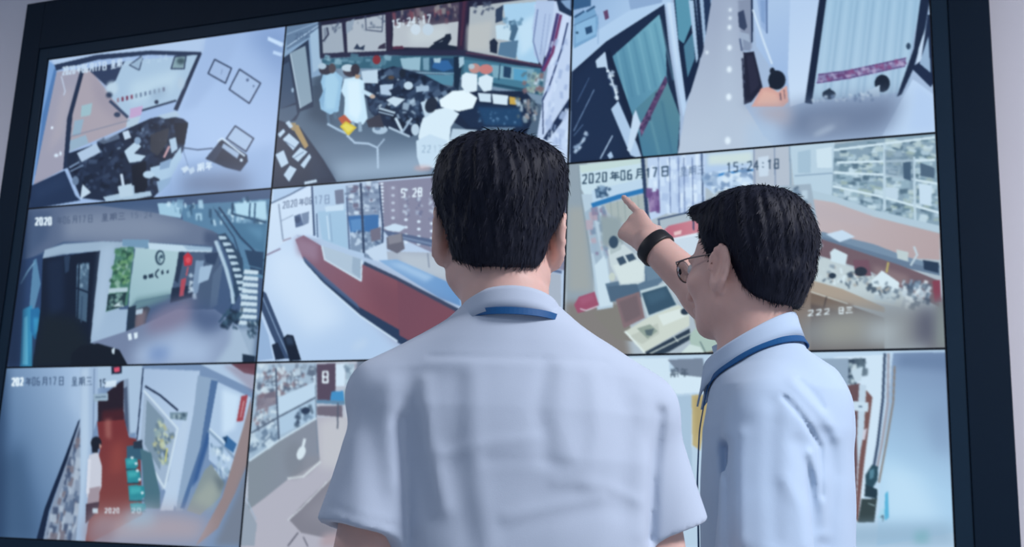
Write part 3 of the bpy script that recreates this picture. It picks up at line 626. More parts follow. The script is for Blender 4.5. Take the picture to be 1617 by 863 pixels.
# ---- long service counter with a red-brown front
f = Feed(1, 1, 390, 270, 944 / 350, 400, 225, 'c3cfe8', 5); FEEDS.append((f, 'display panel showing a long counter with a red-brown front and a pale floor'))
f.P('cddaf2', 60, 60, 300, 40, 700, 720, 500, 860, 20, 860, c2='bccdea', g=(200, 300, 400, 800)).P('dde6f8', 100, 320, 240, 350, 420, 640, 260, 700, 90, 480, b=60, a=.8)
f.P('b6c9e6', 110, 66, 250, 60, 110, 130).L('6a7a98', 7, 100, 136, 180, 100, 250, 62).P('d7e1f4', 100, 140, 280, 60, 290, 270, 210, 270, 90, 350)
f.L('8b97b0', 6, 134, 140, 152, 290).L('9aa6be', 4, 146, 210, 196, 186).T('2020Y06', '5c6784', 150, 130, 280, 108, 28, 4, .75).L('9a8fa8', 8, 84, 356, 140, 330).L('a294a8', 6, 152, 296, 186, 284)
f.P('58698c', 200, 190, 226, 180, 240, 230, 206, 240).P('7d8ba8', 230, 180, 264, 170, 262, 220, 240, 230).E('3f4f70', 214, 206, 12, 14)
f.P('b9cbe4', 284, 60, 420, 56, 440, 340, 320, 300, 292, 270).P('a9c4de', 300, 170, 420, 160, 430, 330, 320, 290).L('8fa6c4', 4, 352, 180, 362, 300).L('d5e2f2', 5, 340, 190, 350, 290).P('d0def0', 330, 150, 410, 140, 412, 165, 336, 172)
f.L('46587a', 9, 276, 64, 286, 272).L('53668a', 5, 296, 180, 300, 280)
f.P('8e9ab4', 420, 60, 560, 44, 566, 200, 430, 200).N(['5f6c8a', 'c0cbe0', '7f8ca8', 'd6dfee', '6a5f78'], 80, (424, 62, 560, 48, 562, 180, 430, 180), 10, 30, 3, 2)
f.P('3f6fa8', 430, 190, 560, 184, 560, 260, 440, 262).P('5f8cc0', 440, 206, 500, 200, 500, 250, 446, 256).P('8595b0', 440, 260, 560, 256, 590, 330, 560, 390, 440, 340).N(['c9d5e8', '6b7d9c', 'b5c4dc', '4f6082'], 40, (440, 260, 570, 256, 590, 360, 500, 372), 12, 36, 3)
f.P('8f89a0', 560, 44, 840, 20, 900, 560, 860, 380, 580, 250)
for i in range(12):
    y = 52 + i * 15; f.E('e3e9f6', 574 + (i % 3), y, 7, 5)
for r_ in range(4):
    for i in range(8):
        x = 622 + r_ * 55; y = 70 + i * 32 + r_ * 8
        if r_ and i in (1, 2, 3): f.N(['c7ccdd', 'a9adc4', '70708e'], 4, (x - 14, y - 12, x + 16, y - 12, x + 16, y + 16, x - 14, y + 16), 8, 18, 2)
        else: f.E('dfe6f4', x, y, 8, 6)
f.P('9a93aa', 600, 60, 640, 60, 650, 200, 610, 200, a=.4)
f.T('5 28', 'eef3fb', 656, 76, 752, 70, 34, 6)
f.P('5b6788', 580, 250, 900, 310, 900, 350, 600, 276).P('7f8cab', 620, 268, 900, 330, 900, 340, 610, 274)
f.P('b3b6c4', 560, 340, 900, 350, 930, 500, 600, 380).P('c3c6d0', 640, 350, 860, 370, 900, 470, 680, 410, b=16, a=.8).L('7c8298', 4, 770, 350, 776, 410).L('7c8298', 4, 830, 360, 834, 400)
f.P('6f6a78', 594, 280, 660, 262, 672, 330, 640, 350, 596, 330).P('8d8792', 600, 276, 656, 264, 660, 300, 604, 312).P('d3dff0', 580, 240, 630, 222, 680, 236, 650, 258, 600, 252)
f.P('776f82', 524, 250, 570, 236, 570, 290, 530, 300)
f.L('33415f', 10, 484, 50, 492, 220, 498, 370).L('4d5d80', 6, 424, 110, 436, 340).L('3b4a6b', 8, 564, 60, 578, 230, 576, 400)
f.P('cdd8ec', 500, 340, 590, 300, 600, 380, 560, 400).P('b9cae4', 320, 300, 500, 350, 500, 380, 320, 320)
f.P('b9c8e2', 210, 270, 320, 290, 480, 360, 640, 410, 920, 540, 920, 600, 560, 420, 470, 380, 320, 330, 220, 290)
f.P('8fb0d8', 560, 380, 640, 376, 920, 500, 920, 580, 820, 540, c2='6f96c8', g=(600, 400, 900, 540)).P('b4cbe8', 600, 390, 660, 392, 800, 450, 760, 470, b=12, a=.8)
f.P('33435f', 500, 384, 640, 450, 910, 590, 900, 604, 640, 474, 490, 406)
f.P('8a6478', 204, 290, 240, 272, 320, 320, 490, 396, 640, 466, 900, 604, 900, 700, 650, 724, 480, 600, 330, 460, 236, 370, c2='8d4f58', g=(240, 320, 640, 600)).P('7d4a58', 500, 420, 880, 610, 860, 700, 660, 720, 540, 600, b=50, a=.8).P('a07f94', 204, 280, 300, 310, 300, 390, 216, 350, b=20, a=.8)
f.P('2b3a58', 236, 366, 330, 456, 480, 580, 690, 700, 720, 740, 650, 730, 480, 620, 320, 480, 246, 390).P('51658a', 240, 362, 330, 446, 470, 566, 480, 590, 330, 470, 240, 380, a=.8)
f.L('d9e4f4', 7, 236, 384, 320, 476, 480, 616, 644, 728)
f.P('b9c5d6', 318, 316, 480, 372, 486, 468, 330, 376).L('d9e3f0', 6, 318, 318, 330, 376, 486, 468, 488, 380).P('a3b2c6', 450, 364, 484, 374, 484, 460, 446, 430)
f.P('3c4c6c', 56, 500, 80, 520, 150, 690, 190, 800, 150, 800, 100, 690, 60, 590).L('8699b8', 5, 66, 540, 130, 690, 176, 790).P('1c263c', 104, 740, 130, 730, 160, 800, 120, 806)
f.P('141c2e', 152, 712, 170, 696, 196, 700, 230, 806, 180, 810).P('2f3c54', 160, 708, 190, 704, 200, 740, 170, 740, b=8)
f.P('9fb4d6', 50, 600, 90, 700, 110, 800, 40, 810).E('c9d5ea', 480, 740, 40, 20, -30, b=18, a=.6)
f.P('7d4a58', 640, 466, 900, 604, 1330, 830, 1330, 860, 900, 860, 700, 720, 650, 724, c2='8d4f58', g=(700, 600, 1200, 840)).P('33435f', 900, 590, 1340, 800, 1340, 824, 900, 606).P('8fb0d8', 900, 500, 1340, 700, 1340, 790, 910, 580).P('b3b6c4', 900, 350, 1340, 440, 1340, 690, 930, 500)
f.P('2b3a58', 650, 700, 720, 740, 960, 860, 900, 870, 640, 730).P('8f89a0', 840, 20, 1400, -20, 1400, 430, 860, 340).N(['c7ccdd', 'a9adc4', '70708e', 'dfe6f4'], 120, (860, 30, 1340, 0, 1340, 380, 880, 320), 10, 30, 3, 5).L('5b6788', 12, 860, 330, 1340, 430)
f.T('17D', '7787a6', 286, 106, 356, 100, 34, 5, .7).P('5c5a72', 372, 80, 410, 76, 414, 136, 378, 140, a=.7)
# ---- pharmacy room with a wall of shelves
f = Feed(2, 1, 880, 210, 1510 / 630, 440, 248, 'b7bdc6', 6); FEEDS.append((f, 'display panel showing a cluttered dispensary with shelves and a red counter'))
f.P('9ba3ad', 40, 110, 110, 110, 150, 860, 30, 860).P('a9a8a6', 40, 280, 100, 280, 130, 600, 40, 600, b=20).P('8b7f7a', 30, 640, 240, 640, 280, 860, 30, 860, b=20).P('8a8078', 130, 680, 250, 640, 290, 790, 220, 780)
f.P('d2e0ea', 80, 124, 330, 90, 330, 200, 120, 270, 84, 200).P('cfdcd8', 80, 120, 330, 90, 330, 110, 90, 150).L('8e98a2', 4, 80, 120, 90, 250, 150, 640)
f.P('c0cddb', 90, 230, 160, 230, 210, 660, 150, 670, 120, 400).P('aab8c8', 100, 300, 130, 280, 170, 480, 150, 520).P('d5e0ea', 140, 500, 180, 460, 210, 650, 160, 660)
f.N(['8d7f9a', 'a5b4c6', '7e8fa8', 'c0a8b4'], 30, (110, 300, 180, 280, 200, 470, 140, 470), 12, 40, 3, 80)
f.P('c8d8ea', 130, 216, 326, 170, 326, 220, 132, 272).L('2f78b4', 18, 132, 272, 230, 240, 326, 216).P('5a7290', 140, 210, 190, 200, 180, 240, 146, 246).N(['36506e', '8ba4c0'], 12, (140, 206, 200, 200, 190, 240, 146, 246), 8, 24, 2)
f.P('b3b7b4', 180, 270, 326, 232, 326, 330, 250, 340, 190, 300).P('9ba3a6', 160, 310, 240, 320, 250, 420, 170, 430, b=10)
for i in range(5): f.L('9ea6a6', 4, 200 + i * 26, 262 - i * 7, 206 + i * 26, 330)
f.P('c8d4ee', 340, 90, 560, 70, 560, 310, 420, 300, 350, 330).N(['dbe5f8', 'b4c2e2', 'e8effc'], 50, (350, 95, 545, 78, 545, 280, 370, 300), 12, 60, 5, 88)
for x in (382, 424, 458, 478, 510): f.L('5a6a9a', 4, x, 90, x + 4, 300, a=.7)
f.L('31405f', 14, 322, 90, 332, 230, 342, 340).P('8a6a9c', 340, 226, 384, 216, 388, 290, 350, 300).N(['6d4a80', 'a98cb4'], 12, (342, 226, 384, 220, 386, 290, 350, 296), 10, 40, 4, 88)
f.E('2f4258', 324, 322, 26, 18).P('3b5068', 304, 322, 346, 322, 366, 380, 330, 370)
f.P('bccdea', 560, 76, 740, 60, 740, 200, 600, 230, 556, 200).P('d3e0f4', 570, 150, 740, 120, 740, 200, 590, 230).L('4a8ac8', 10, 556, 172, 640, 150, 740, 138).L('46587c', 6, 546, 76, 552, 300)
f.P('e0e6dc', 570, 80, 740, 66, 740, 110, 570, 120, b=12, a=.8).N(['7f95b8', 'c8d6ea', '9fb2d0', 'e4ecf6'], 40, (560, 160, 740, 140, 740, 220, 580, 230), 10, 36, 2)
f.P('c0c2ce', 742, 60, 880, 48, 880, 200, 742, 210).L('8f98b4', 5, 744, 60, 748, 210).P('d5dcea', 760, 90, 800, 84, 800, 160, 764, 164).L('7d8aa8', 4, 822, 52, 826, 200)
f.P('c3d2e0', 880, 48, 1050, 30, 1050, 240, 900, 230).L('8fa2b8', 5, 880, 48, 884, 200).P('b0c3d4', 910, 70, 960, 60, 960, 150, 912, 150).L('93a6bc', 5, 900, 160, 1050, 150).P('dae5ee', 980, 60, 1040, 50, 1040, 130, 984, 130)
f.P('8fa2b2', 1050, 40, 1440, -10, 1450, 370, 1200, 300, 1040, 240)
f.N(['b9cad6', '6f8696', 'd2dfe8', '9db2c0', '566c7e', 'c4d0d2', 'a8b6b0'], 420, (1050, 60, 1430, 10, 1445, 340, 1200, 290, 1045, 235), 10, 38, 3, 5)
for p in ((1050, 62, 1430, 14), (1050, 148, 1240, 156, 1440, 190), (1046, 200, 1230, 240, 1446, 300), (1060, 110, 1430, 100)): f.L('dbe6ee', 9, *p)
f.L('c8d6e2', 11, 1240, 40, 1240, 290).L('c8d6e2', 9, 1352, 90, 1356, 330).P('7c8ea2', 1240, 60, 1350, 80, 1350, 180, 1244, 160, a=.5)
f.P('d3e0ee', 1370, 190, 1420, 196, 1418, 276, 1372, 266).P('cbd8e6', 1246, 204, 1290, 206, 1290, 250, 1246, 240).P('4a5f76', 1310, 110, 1340, 106, 1340, 180, 1312, 170).P('54677c', 1376, 110, 1430, 130, 1430, 170, 1376, 160)
f.P('bccbd8', 940, 210, 1050, 236, 1200, 290, 1450, 350, 1450, 376, 1200, 316, 940, 240)
f.P('cbb6b8', 940, 244, 1050, 262, 1200, 316, 1450, 380, 1450, 480, 1280, 470, 1000, 380, 960, 330, c2='bfa4a4', g=(960, 280, 1440, 430)).P('c4b0b4', 960, 260, 1200, 320, 1190, 360, 980, 320, b=20, a=.6)
f.P('7f90a6', 1000, 372, 1200, 420, 1330, 470, 1450, 500, 1450, 540, 1300, 500, 1000, 400).P('6d7d94', 1000, 390, 1300, 480, 1450, 520, 1450, 540, 1300, 505, 1000, 410)
f.P('d2deee', 1018, 382, 1080, 366, 1128, 392, 1070, 412).P('c9d0d0', 1286, 440, 1330, 450, 1330, 486, 1288, 474).L('c9d2da', 8, 1352, 430, 1364, 460, 1340, 500).P('283850', 1386, 480, 1446, 490, 1446, 530, 1390, 516)
f.P('7a5f66', 1000, 400, 1300, 500, 1450, 560, 1450, 660, 1330, 600, 1180, 520, 980, 460).P('9a7f80', 1200, 500, 1330, 540, 1330, 590, 1200, 540, b=12, a=.7)
f.P('cbd0d2', 960, 500, 1010, 470, 1180, 530, 1320, 610, 1300, 660, 1200, 640, 960, 560).P('b59f8e', 960, 556, 1080, 590, 1240, 660, 1240, 680, 940, 610, 930, 580)
f.P('d9e3ea', 1034, 450, 1050, 436, 1100, 460, 1092, 500, 1036, 484).P('e2eaf0', 1190, 560, 1230, 520, 1296, 566, 1290, 620, 1200, 590).P('c4ced6', 1210, 580, 1290, 600, 1280, 650, 1200, 630)
f.N(['3f4c5e', 'e6edf2', '8c98a6', 'b3a9a2', '6c7888', 'd3d9dc'], 70, (970, 490, 1180, 530, 1300, 600, 1290, 640, 980, 550), 8, 26, 3)
f.E('2c3848', 1042, 540, 14, 11).P('7b5360', 1120, 480, 1180, 480, 1190, 540, 1130, 540).E('2f3340', 1150, 524, 24, 18).L('c9b66a', 7, 1254, 490, 1248, 526)
f.N(['d3dce6', '3a4a60', '5d6a7c', 'f0f4f8', '8fa0b4'], 60, (1310, 560, 1410, 570, 1410, 650, 1320, 660), 10, 34, 3, 110).P('8c3f50', 1422, 560, 1450, 556, 1456, 640, 1430, 640).P('6d5f6a', 1440, 640, 1490, 600, 1490, 820, 1400, 820, b=20)
f.P('5d4a44', 940, 600, 1100, 650, 1240, 700, 1240, 830, 900, 830, 900, 640).P('7d6658', 950, 600, 1120, 650, 1120, 690, 940, 640, b=8).L('d4d0c8', 4, 946, 596, 1100, 646).L('3c3030', 4, 1020, 620, 1010, 660)
f.P('a9b4c2', 600, 220, 960, 190, 1000, 420, 960, 560, 640, 640, 500, 560, 540, 420).N(['c9d5e2', '7f90a6', '5c6c80', 'dfe6ee', '9a8a90'], 140, (600, 220, 950, 200, 980, 500, 640, 600, 540, 480), 14, 60, 3).P('8a7468', 500, 640, 960, 560, 960, 860, 560, 860).P('cbd0d2', 560, 600, 960, 520, 960, 580, 600, 680)
f.P('c86f80', 392, 376, 420, 350, 560, 318, 560, 380, 480, 398, 440, 402, c2='d88a94', g=(420, 380, 540, 340)).P('e8ecf4', 420, 400, 560, 370, 560, 410, 470, 440, 430, 420).L('3a4868', 6, 380, 326, 560, 284).L('3a4868', 5, 384, 330, 386, 392).L('3a4868', 6, 512, 290, 516, 366).P('f2c8c8', 440, 374, 470, 366, 468, 382, 442, 388)
f.P('d6dce8', 400, 410, 560, 380, 620, 430, 520, 470, 430, 440)
f.P('d3d8da', 190, 440, 250, 420, 330, 490, 332, 560, 270, 602, 230, 560, 200, 500).P('e0e4e2', 210, 500, 300, 480, 330, 500, 320, 560, 240, 570).P('b9c0c2', 196, 420, 240, 410, 240, 440, 200, 460)
f.P('3f5064', 222, 474, 248, 464, 262, 490, 236, 502).P('3f5064', 256, 462, 284, 454, 298, 476, 270, 488).E('3a4c60', 212, 412, 18, 24).E('cfd2c8', 206, 544, 12, 16).E('c6d2dc', 320, 470, 14, 8)
f.P('63788e', 180, 570, 230, 560, 240, 600, 330, 560, 330, 500, 380, 480, 420, 540, 330, 620, 200, 640).P('72869a', 330, 500, 400, 480, 420, 540, 340, 560).P('54687e', 190, 580, 300, 570, 310, 600, 200, 640)
f.P('8c6f72', 220, 630, 310, 600, 330, 700, 250, 740).P('7a6468', 230, 640, 300, 612, 316, 690, 256, 720, b=6)
f.P('a6526c', 62, 650, 80, 620, 140, 600, 156, 650, 140, 664, 76, 682).L('e8dce4', 4, 86, 666, 108, 672, 150, 656).P('b0607a', 80, 626, 130, 606, 140, 630, 90, 650, b=8, a=.7)
f.P('c9d3d8', 312, 596, 410, 568, 460, 660, 340, 702).P('3c5468', 318, 606, 412, 578, 450, 650, 346, 690).P('4a657a', 330, 610, 404, 588, 420, 620, 350, 650, b=12, a=.7)
f.P('d8d8cc', 258, 750, 340, 700, 460, 650, 500, 690, 500, 730, 330, 830).P('c8c8bc', 270, 770, 380, 720, 386, 760, 320, 800).P('e6e8e2', 380, 690, 480, 660, 496, 690, 400, 730)
f.P('9ca498', 300, 740, 350, 724, 380, 750, 340, 780).P('5f6c70', 330, 746, 366, 740, 356, 768, 336, 766).E('2c3848', 482, 676, 16, 13)
f.L('e8ebe6', 8, 256, 752, 330, 832).P('303c4c', 330, 830, 500, 740, 506, 780, 420, 830, 350, 850).L('d3d6d2', 4, 440, 770, 456, 790).L('c9ccc8', 5, 350, 836, 504, 760)
f.E('b4c3b8', 560, 780, 60, 50).P('d8e0dc', 470, 830, 500, 800, 540, 810, 560, 840, 480, 850).L('5c6c70', 4, 540, 790, 560, 830)
f.P('8d8a8c', 900, 700, 1100, 660, 1400, 640, 1480, 700, 1480, 830, 900, 830, b=60, a=.95).P('a39c92', 1000, 700, 1180, 690, 1160, 790, 1000, 800, b=50, a=.8).P('c4c8cc', 1180, 720, 1300, 710, 1280, 800, 1180, 800, b=50, a=.7).P('4d4a5e', 1360, 680, 1440, 650, 1440, 800, 1360, 800, b=40, a=.7).P('97a098', 1440, 640, 1490, 640, 1490, 820, 1440, 820, b=30, a=.7)
f.T('2020Y06M17D', '2d4156', 92, 156, 428, 124, 34, 5, .9).T('XQS', '5c6d8a', 460, 130, 560, 118, 32, 4, .5).T('15:24:18', '37485f', 640, 112, 846, 96, 34, 5, .85)
f.T('222', 'eef2f6', 948, 672, 1040, 664, 20, 4).T('DS', 'eef2f6', 1060, 662, 1120, 658, 22, 4)

# ---- corridor with red floor and teal seats
f = Feed(0, 2, 0, 560, 1196 / 420, 330, 186, '7f92b4', 7); FEEDS.append((f, 'display panel showing a red-floored corridor with a row of teal seats'))
f.P('5f789c', -60, 40, 440, 30, 430, 300, 360, 290, 170, 860, -60, 860, c2='b3c4e0', g=(60, 420, 400, 160)).P('3d5474', -60, 500, 100, 400, 180, 860, -60, 860, b=60, a=.7).P('2c4060', -60, 40, 30, 60, 20, 860, -60, 860, b=40, a=.8)  # left side darkened in the colours for the oblique view of the screen
f.P('b4c4de', 330, 60, 440, 50, 440, 280, 360, 300, 300, 200, b=40, a=.7)
f.P('14203a', 350, 300, 362, 284, 300, 480, 220, 700, 192, 840, 160, 840, 200, 690, 290, 460)
f.P('8f97ac', 360, 300, 362, 600, 340, 850, 190, 850, 222, 710, 300, 480).N(['5f6c88', 'a9b0c2', '464f6a', '7c6f78', 'b9bfce'], 90, (356, 330, 356, 620, 330, 840, 210, 840, 300, 500), 14, 60, 5, 100)
f.P('a9b9d4', 360, 40, 440, 36, 440, 280, 410, 380, 400, 850, 340, 850, 362, 600).P('c3d0e4', 366, 60, 400, 56, 400, 400, 380, 600, 360, 800, b=10, a=.8).L('7c8cab', 5, 424, 60, 418, 380)
f.P('b3c3da', 440, 40, 640, 36, 640, 120, 560, 110, 440, 150)
f.P('281823', 440, 200, 540, 120, 560, 110, 556, 300, 440, 300).P('4a1c22', 460, 250, 560, 240, 560, 320, 450, 320, b=10)
f.P('7c2f2f', 436, 300, 560, 290, 580, 370, 630, 380, 640, 720, 380, 860, 420, 600, 450, 420, c2='84403c', g=(500, 320, 500, 650)).P('a8635c', 470, 290, 500, 286, 500, 380, 474, 370, b=12, a=.8).P('9f4a40', 500, 400, 560, 390, 560, 520, 490, 540, b=30, a=.6)
f.P('8f9cb4', 556, 110, 580, 104, 600, 350, 580, 360, 556, 250).P('b4c3da', 576, 60, 640, 50, 640, 160, 610, 350, 586, 350).P('2a3048', 556, 150, 572, 140, 580, 360, 562, 300, a=.6)
f.P('1b2236', 500, 50, 548, 44, 548, 82, 502, 86).P('e05068', 512, 56, 538, 52, 538, 74, 514, 76)
f.P('9fb0c2', 420, 176, 486, 170, 486, 204, 422, 208).L('4c5c74', 4, 430, 190, 476, 186)
f.P('b9c8e0', 640, 40, 900, 40, 1150, 160, 1150, 40, 640, 30).P('b0bfda', 640, 60, 900, 70, 880, 300, 800, 700, 620, 420, 610, 360, c2='c0cde4', g=(660, 100, 840, 300))
f.L('1f2c48', 6, 644, 60, 632, 200, 616, 380).L('222c46', 9, 654, 140, 720, 180, 800, 248)
f.P('a9b6cc', 650, 170, 790, 330, 760, 560, 730, 610, 630, 400).P('8494a6', 660, 200, 740, 290, 720, 520, 650, 400).N(['b9b48a', '6d7d8c', 'c9cdb0', '93a4a8', '56687c'], 60, (700, 290, 780, 340, 750, 520, 690, 420), 10, 32, 2, 70)
f.L('d5deea', 9, 648, 160, 800, 330, 740, 600, 624, 400).L('cfc87a', 7, 752, 420, 744, 480)
f.P('7d90a0', 764, 258, 846, 256, 838, 294, 766, 286).N(['4a5c6c', 'a9b8c0'], 12, (770, 264, 840, 262, 836, 288, 770, 282), 8, 20, 2)
f.P('c3cfe4', 820, 300, 850, 290, 780, 700, 720, 700, 760, 560).P('97a8c2', 890, 90, 980, 110, 940, 340, 880, 560, 820, 700, 790, 700, 840, 420, 870, 260).P('56719c', 950, 110, 980, 116, 950, 330, 920, 420, 830, 690, 810, 690, 900, 420).P('3b5c90', 930, 350, 955, 345, 890, 560, 860, 600, b=6)
f.P('b9c9e2', 980, 120, 1130, 190, 1070, 460, 1040, 560, 940, 470, 940, 340).P('d5e2f4', 1000, 150, 1080, 180, 1060, 330, 1000, 360, b=14)
f.P('a9464e', 1086, 184, 1116, 178, 1094, 296, 1064, 300).P('c88a90', 1094, 206, 1102, 204, 1086, 280, 1080, 280).L('8fa2bc', 12, 940, 340, 1000, 400, 1060, 470).L('dbe6f2', 7, 944, 332, 1010, 394)
f.P('3d6a9c', 1020, 360, 1066, 400, 1050, 440, 1010, 410).P('24466c', 1000, 370, 1024, 364, 1020, 400).N(['dfe8f2', '8fa4bc', 'b9c9dc', '6f86a2'], 40, (950, 400, 1030, 450, 1040, 540, 990, 580, 950, 480), 12, 36, 3, 70)
f.P('8d9496', 920, 520, 950, 490, 1010, 580, 990, 640, 900, 720, 840, 700).P('a9aba2', 860, 660, 940, 560, 990, 600, 960, 700, b=24, a=.8).P('5c646e', 960, 540, 1020, 570, 990, 620, b=14, a=.6)
f.P('c8d2e0', 1080, 470, 1092, 460, 1030, 640, 1000, 660).P('9c8484', 1096, 320, 1130, 190, 1130, 450, 1060, 620, 980, 780, 880, 860, 1000, 640).P('7c7c88', 1060, 640, 1120, 470, 1100, 860, 960, 860, b=20, a=.8)
f.P('6d3f4a', 1040, 40, 1150, 30, 1150, 90, 1100, 80).P('8f6a78', 1000, 40, 1150, 70, 1150, 180, 1090, 120, b=10, a=.4)
f.P('3a5c72', 570, 410, 640, 400, 650, 470, 570, 470).P('2a3546', 600, 390, 640, 380, 640, 420, 600, 420)
f.P('50707e', 630, 420, 680, 440, 720, 620, 720, 690, 650, 690, 640, 500)
for (x, y, w_, h_) in ((562, 462, 56, 52), (568, 516, 62, 60), (576, 584, 72, 72), (584, 664, 70, 40)):
    f.P('2f8a96', x, y + 4, x + w_ * .5, y, x + w_, y + 6, x + w_ + 4, y + h_ * .7, x + w_ * .8, y + h_, x + 6, y + h_); f.P('4fb0b4', x + 8, y + 8, x + w_ * .8, y + 8, x + w_ * .8, y + h_ * .5, x + 10, y + h_ * .6, b=6, a=.8); f.L('1d4a5a', 5, x + 4, y + h_, x + w_, y + h_)
for (x, y) in ((594, 462), (612, 488), (618, 520), (628, 560), (640, 620)): f.E('dce6ec', x, y, 7, 6)
f.P('d3cdd8', 400, 450, 440, 436, 458, 500, 456, 590, 440, 640, 390, 640, 396, 540).P('a9939c', 400, 600, 450, 590, 444, 670, 390, 680).E('1a1a26', 432, 396, 24, 30).P('1a1a26', 412, 400, 440, 380, 440, 440, 414, 440).P('c99a90', 448, 396, 458, 410, 446, 424)
f.L('e0dae4', 14, 402, 470, 394, 620).P('4a3440', 386, 670, 446, 660, 440, 700, 384, 760)
f.P('b8a2a8', 400, 720, 600, 700, 800, 700, 960, 740, 900, 850, 400, 860, b=60, a=.9).P('8f6f78', 390, 760, 520, 740, 500, 850, 390, 860, b=40, a=.6).P('a8c0d4', 560, 700, 680, 690, 700, 760, 580, 780, b=40, a=.6)
f.P('d6dfea', 416, 690, 440, 690, 440, 712, 416, 712, a=.9).T('2020', 'e8eef6', 470, 690, 540, 690, 20, 4).T('20', 'd8e2ea', 590, 690, 640, 690, 20, 4, .8)
f.T('202', 'f4f7fc', 52, 104, 108, 102, 32, 8).T('Y06M17D', '3a4a68', 110, 102, 292, 98, 34, 4, .8).T('XQS', '43536f', 318, 100, 416, 98, 36, 4, .8).T('15', '2f3a52', 446, 110, 480, 108, 34, 5, .8).P('e2e9f4', 476, 118, 524, 112, 522, 142, 470, 146, a=.9)

# ---- examination room with a glazed desk
f = Feed(1, 2, 370, 560, 997 / 350, 330, 186, 'c3c2cf', 8); FEEDS.append((f, 'display panel showing a grey desk with glass screens on a pale pink floor'))
f.P('bdb4bf', 360, 280, 1500, 280, 1500, 900, 20, 900, 60, 640, 250, 540).P('cfc8cc', 380, 300, 520, 260, 500, 520, 380, 500, b=30, a=.8)
f.P('8d9099', 60, 480, 200, 380, 370, 280, 384, 480, 240, 560, 140, 640, 60, 700, c2='8f8f9c', g=(120, 460, 300, 480)).P('9fa3b0', 40, 640, 100, 760, 90, 860, 20, 860).L('a9b4c6', 5, 50, 640, 96, 740)
f.P('aebdd0', 90, 40, 370, 36, 370, 280, 200, 380, 60, 480, 80, 280)
f.N(['7d8496', 'c9d3e0', '5d6478', '97a2b4', '8f7a84', 'dbe3ec'], 130, (95, 45, 360, 40, 360, 120, 190, 200, 190, 290, 90, 340), 12, 44, 3)
f.P('806a76', 100, 180, 190, 160, 190, 220, 100, 250, a=.7).N(['d5dfea', 'a3b4c8', '6f8098'], 40, (75, 360, 190, 300, 200, 370, 70, 470), 12, 44, 3, 140)
f.P('c9d8ea', 196, 190, 360, 120, 364, 190, 200, 270).P('b9cbe0', 200, 280, 362, 200, 366, 280, 204, 360).L('4d566c', 7, 186, 60, 192, 240, 200, 380).L('5c6478', 7, 76, 350, 196, 280, 364, 190).L('7d8698', 4, 362, 40, 368, 280, 376, 440)
f.N(['3a465e', '7d90a8', '566478'], 24, (280, 240, 350, 220, 350, 280, 250, 330), 10, 30, 2).E('2f3a52', 320, 250, 20, 16)
f.L('d3dde8', 8, 66, 476, 200, 384, 368, 284)
f.P('5d4a5c', 370, 40, 455, 36, 455, 200, 372, 210).P('dce6f4', 455, 40, 500, 38, 496, 140, 456, 140).P('a9b8c8', 500, 40, 580, 40, 560, 140, 500, 140).N(['7d8ca0', 'c9d6e2'], 22, (500, 44, 570, 44, 556, 130, 500, 130), 10, 28, 2)
f.P('4a90c4', 436, 164, 490, 160, 496, 210, 430, 212).P('6a8aa8', 370, 200, 496, 206, 496, 224, 370, 216).P('776a78', 370, 230, 486, 226, 486, 280, 372, 270).L('565a6a', 6, 466, 216, 464, 330).P('93a4a8', 496, 150, 540, 150, 520, 230, 496, 220)
f.P('948f98', 330, 450, 380, 460, 384, 480, 330, 540, 250, 560, 250, 540, b=10, a=.6).L('d8d6da', 10, 240, 556, 310, 546, 386, 480).E('83838c', 270, 470, 44, 80, b=20, a=.5)
f.E('e2e6ec', 300, 440, 18, 32, 20).L('e2e6ec', 12, 306, 420, 316, 378)
f.P('8a828c', 244, 740, 290, 690, 440, 544, 700, 600, 700, 860, 480, 820, 440, 830, 300, 800).P('9a929c', 300, 720, 430, 600, 560, 640, 470, 780, b=40, a=.6).L('dedbe0', 5, 240, 744, 300, 690, 444, 544)
f.P('a9a4b4', 540, 40, 1500, 20, 1500, 300, 540, 330).N(['8f96a8', 'c9d3e0', '6d7486', 'b4bccb'], 90, (580, 50, 1480, 30, 1480, 260, 580, 280), 24, 90, 3, 88).P('5f6a80', 700, 300, 1100, 280, 1120, 420, 720, 460).P('4a90c4', 1160, 250, 1300, 240, 1310, 340, 1170, 350).P('cfd6e2', 760, 470, 1000, 440, 1040, 520, 800, 560).L('7d8698', 6, 1400, 30, 1420, 600)
f.L('5f5a66', 6, 286, 800, 240, 860).L('5f5a66', 5, 310, 820, 330, 862).P('b9a0a6', 400, 810, 500, 790, 500, 863, 380, 863, b=20)
f.T('20 06', '5b6478', 130, 96, 300, 92, 40, 5, .5).T('1', 'd8e2f0', 350, 92, 376, 92, 44, 6).T('D', 'f0f4fa', 386, 74, 430, 74, 48, 8)

# ---- store room with a pale wall and a brown post
f = Feed(2, 2, 1280, 540, 900 / 337, 400, 225, 'c6d6ea', 9); FEEDS.append((f, 'display panel showing a pale wall beside a brown post and a yellow cabinet'))
f.P('8191b2', 350, 44, 600, 40, 620, 800, 280, 860, 300, 500, c2='b4d0ea', g=(560, 80, 340, 520)).P('6d7fa0', 380, 50, 600, 40, 600, 120, 360, 100, b=30, a=.7)
f.P('cfe4f6', 290, 500, 460, 560, 560, 760, 280, 760, b=70, a=.8).P('8090b0', 480, 300, 600, 250, 600, 480, 520, 460, b=60, a=.45)
f.P('dbe6f4', 100, 60, 310, 50, 300, 300, 260, 520, 200, 760, 60, 760)
f.P('3c4a5c', 142, 70, 234, 66, 230, 110, 190, 180, 160, 150).N(['dfe8ee', '8fa0ac', '5c6a78'], 24, (150, 75, 230, 70, 226, 150, 170, 170), 10, 34, 2).P('cdd9e6', 170, 120, 222, 100, 214, 160, 190, 168)
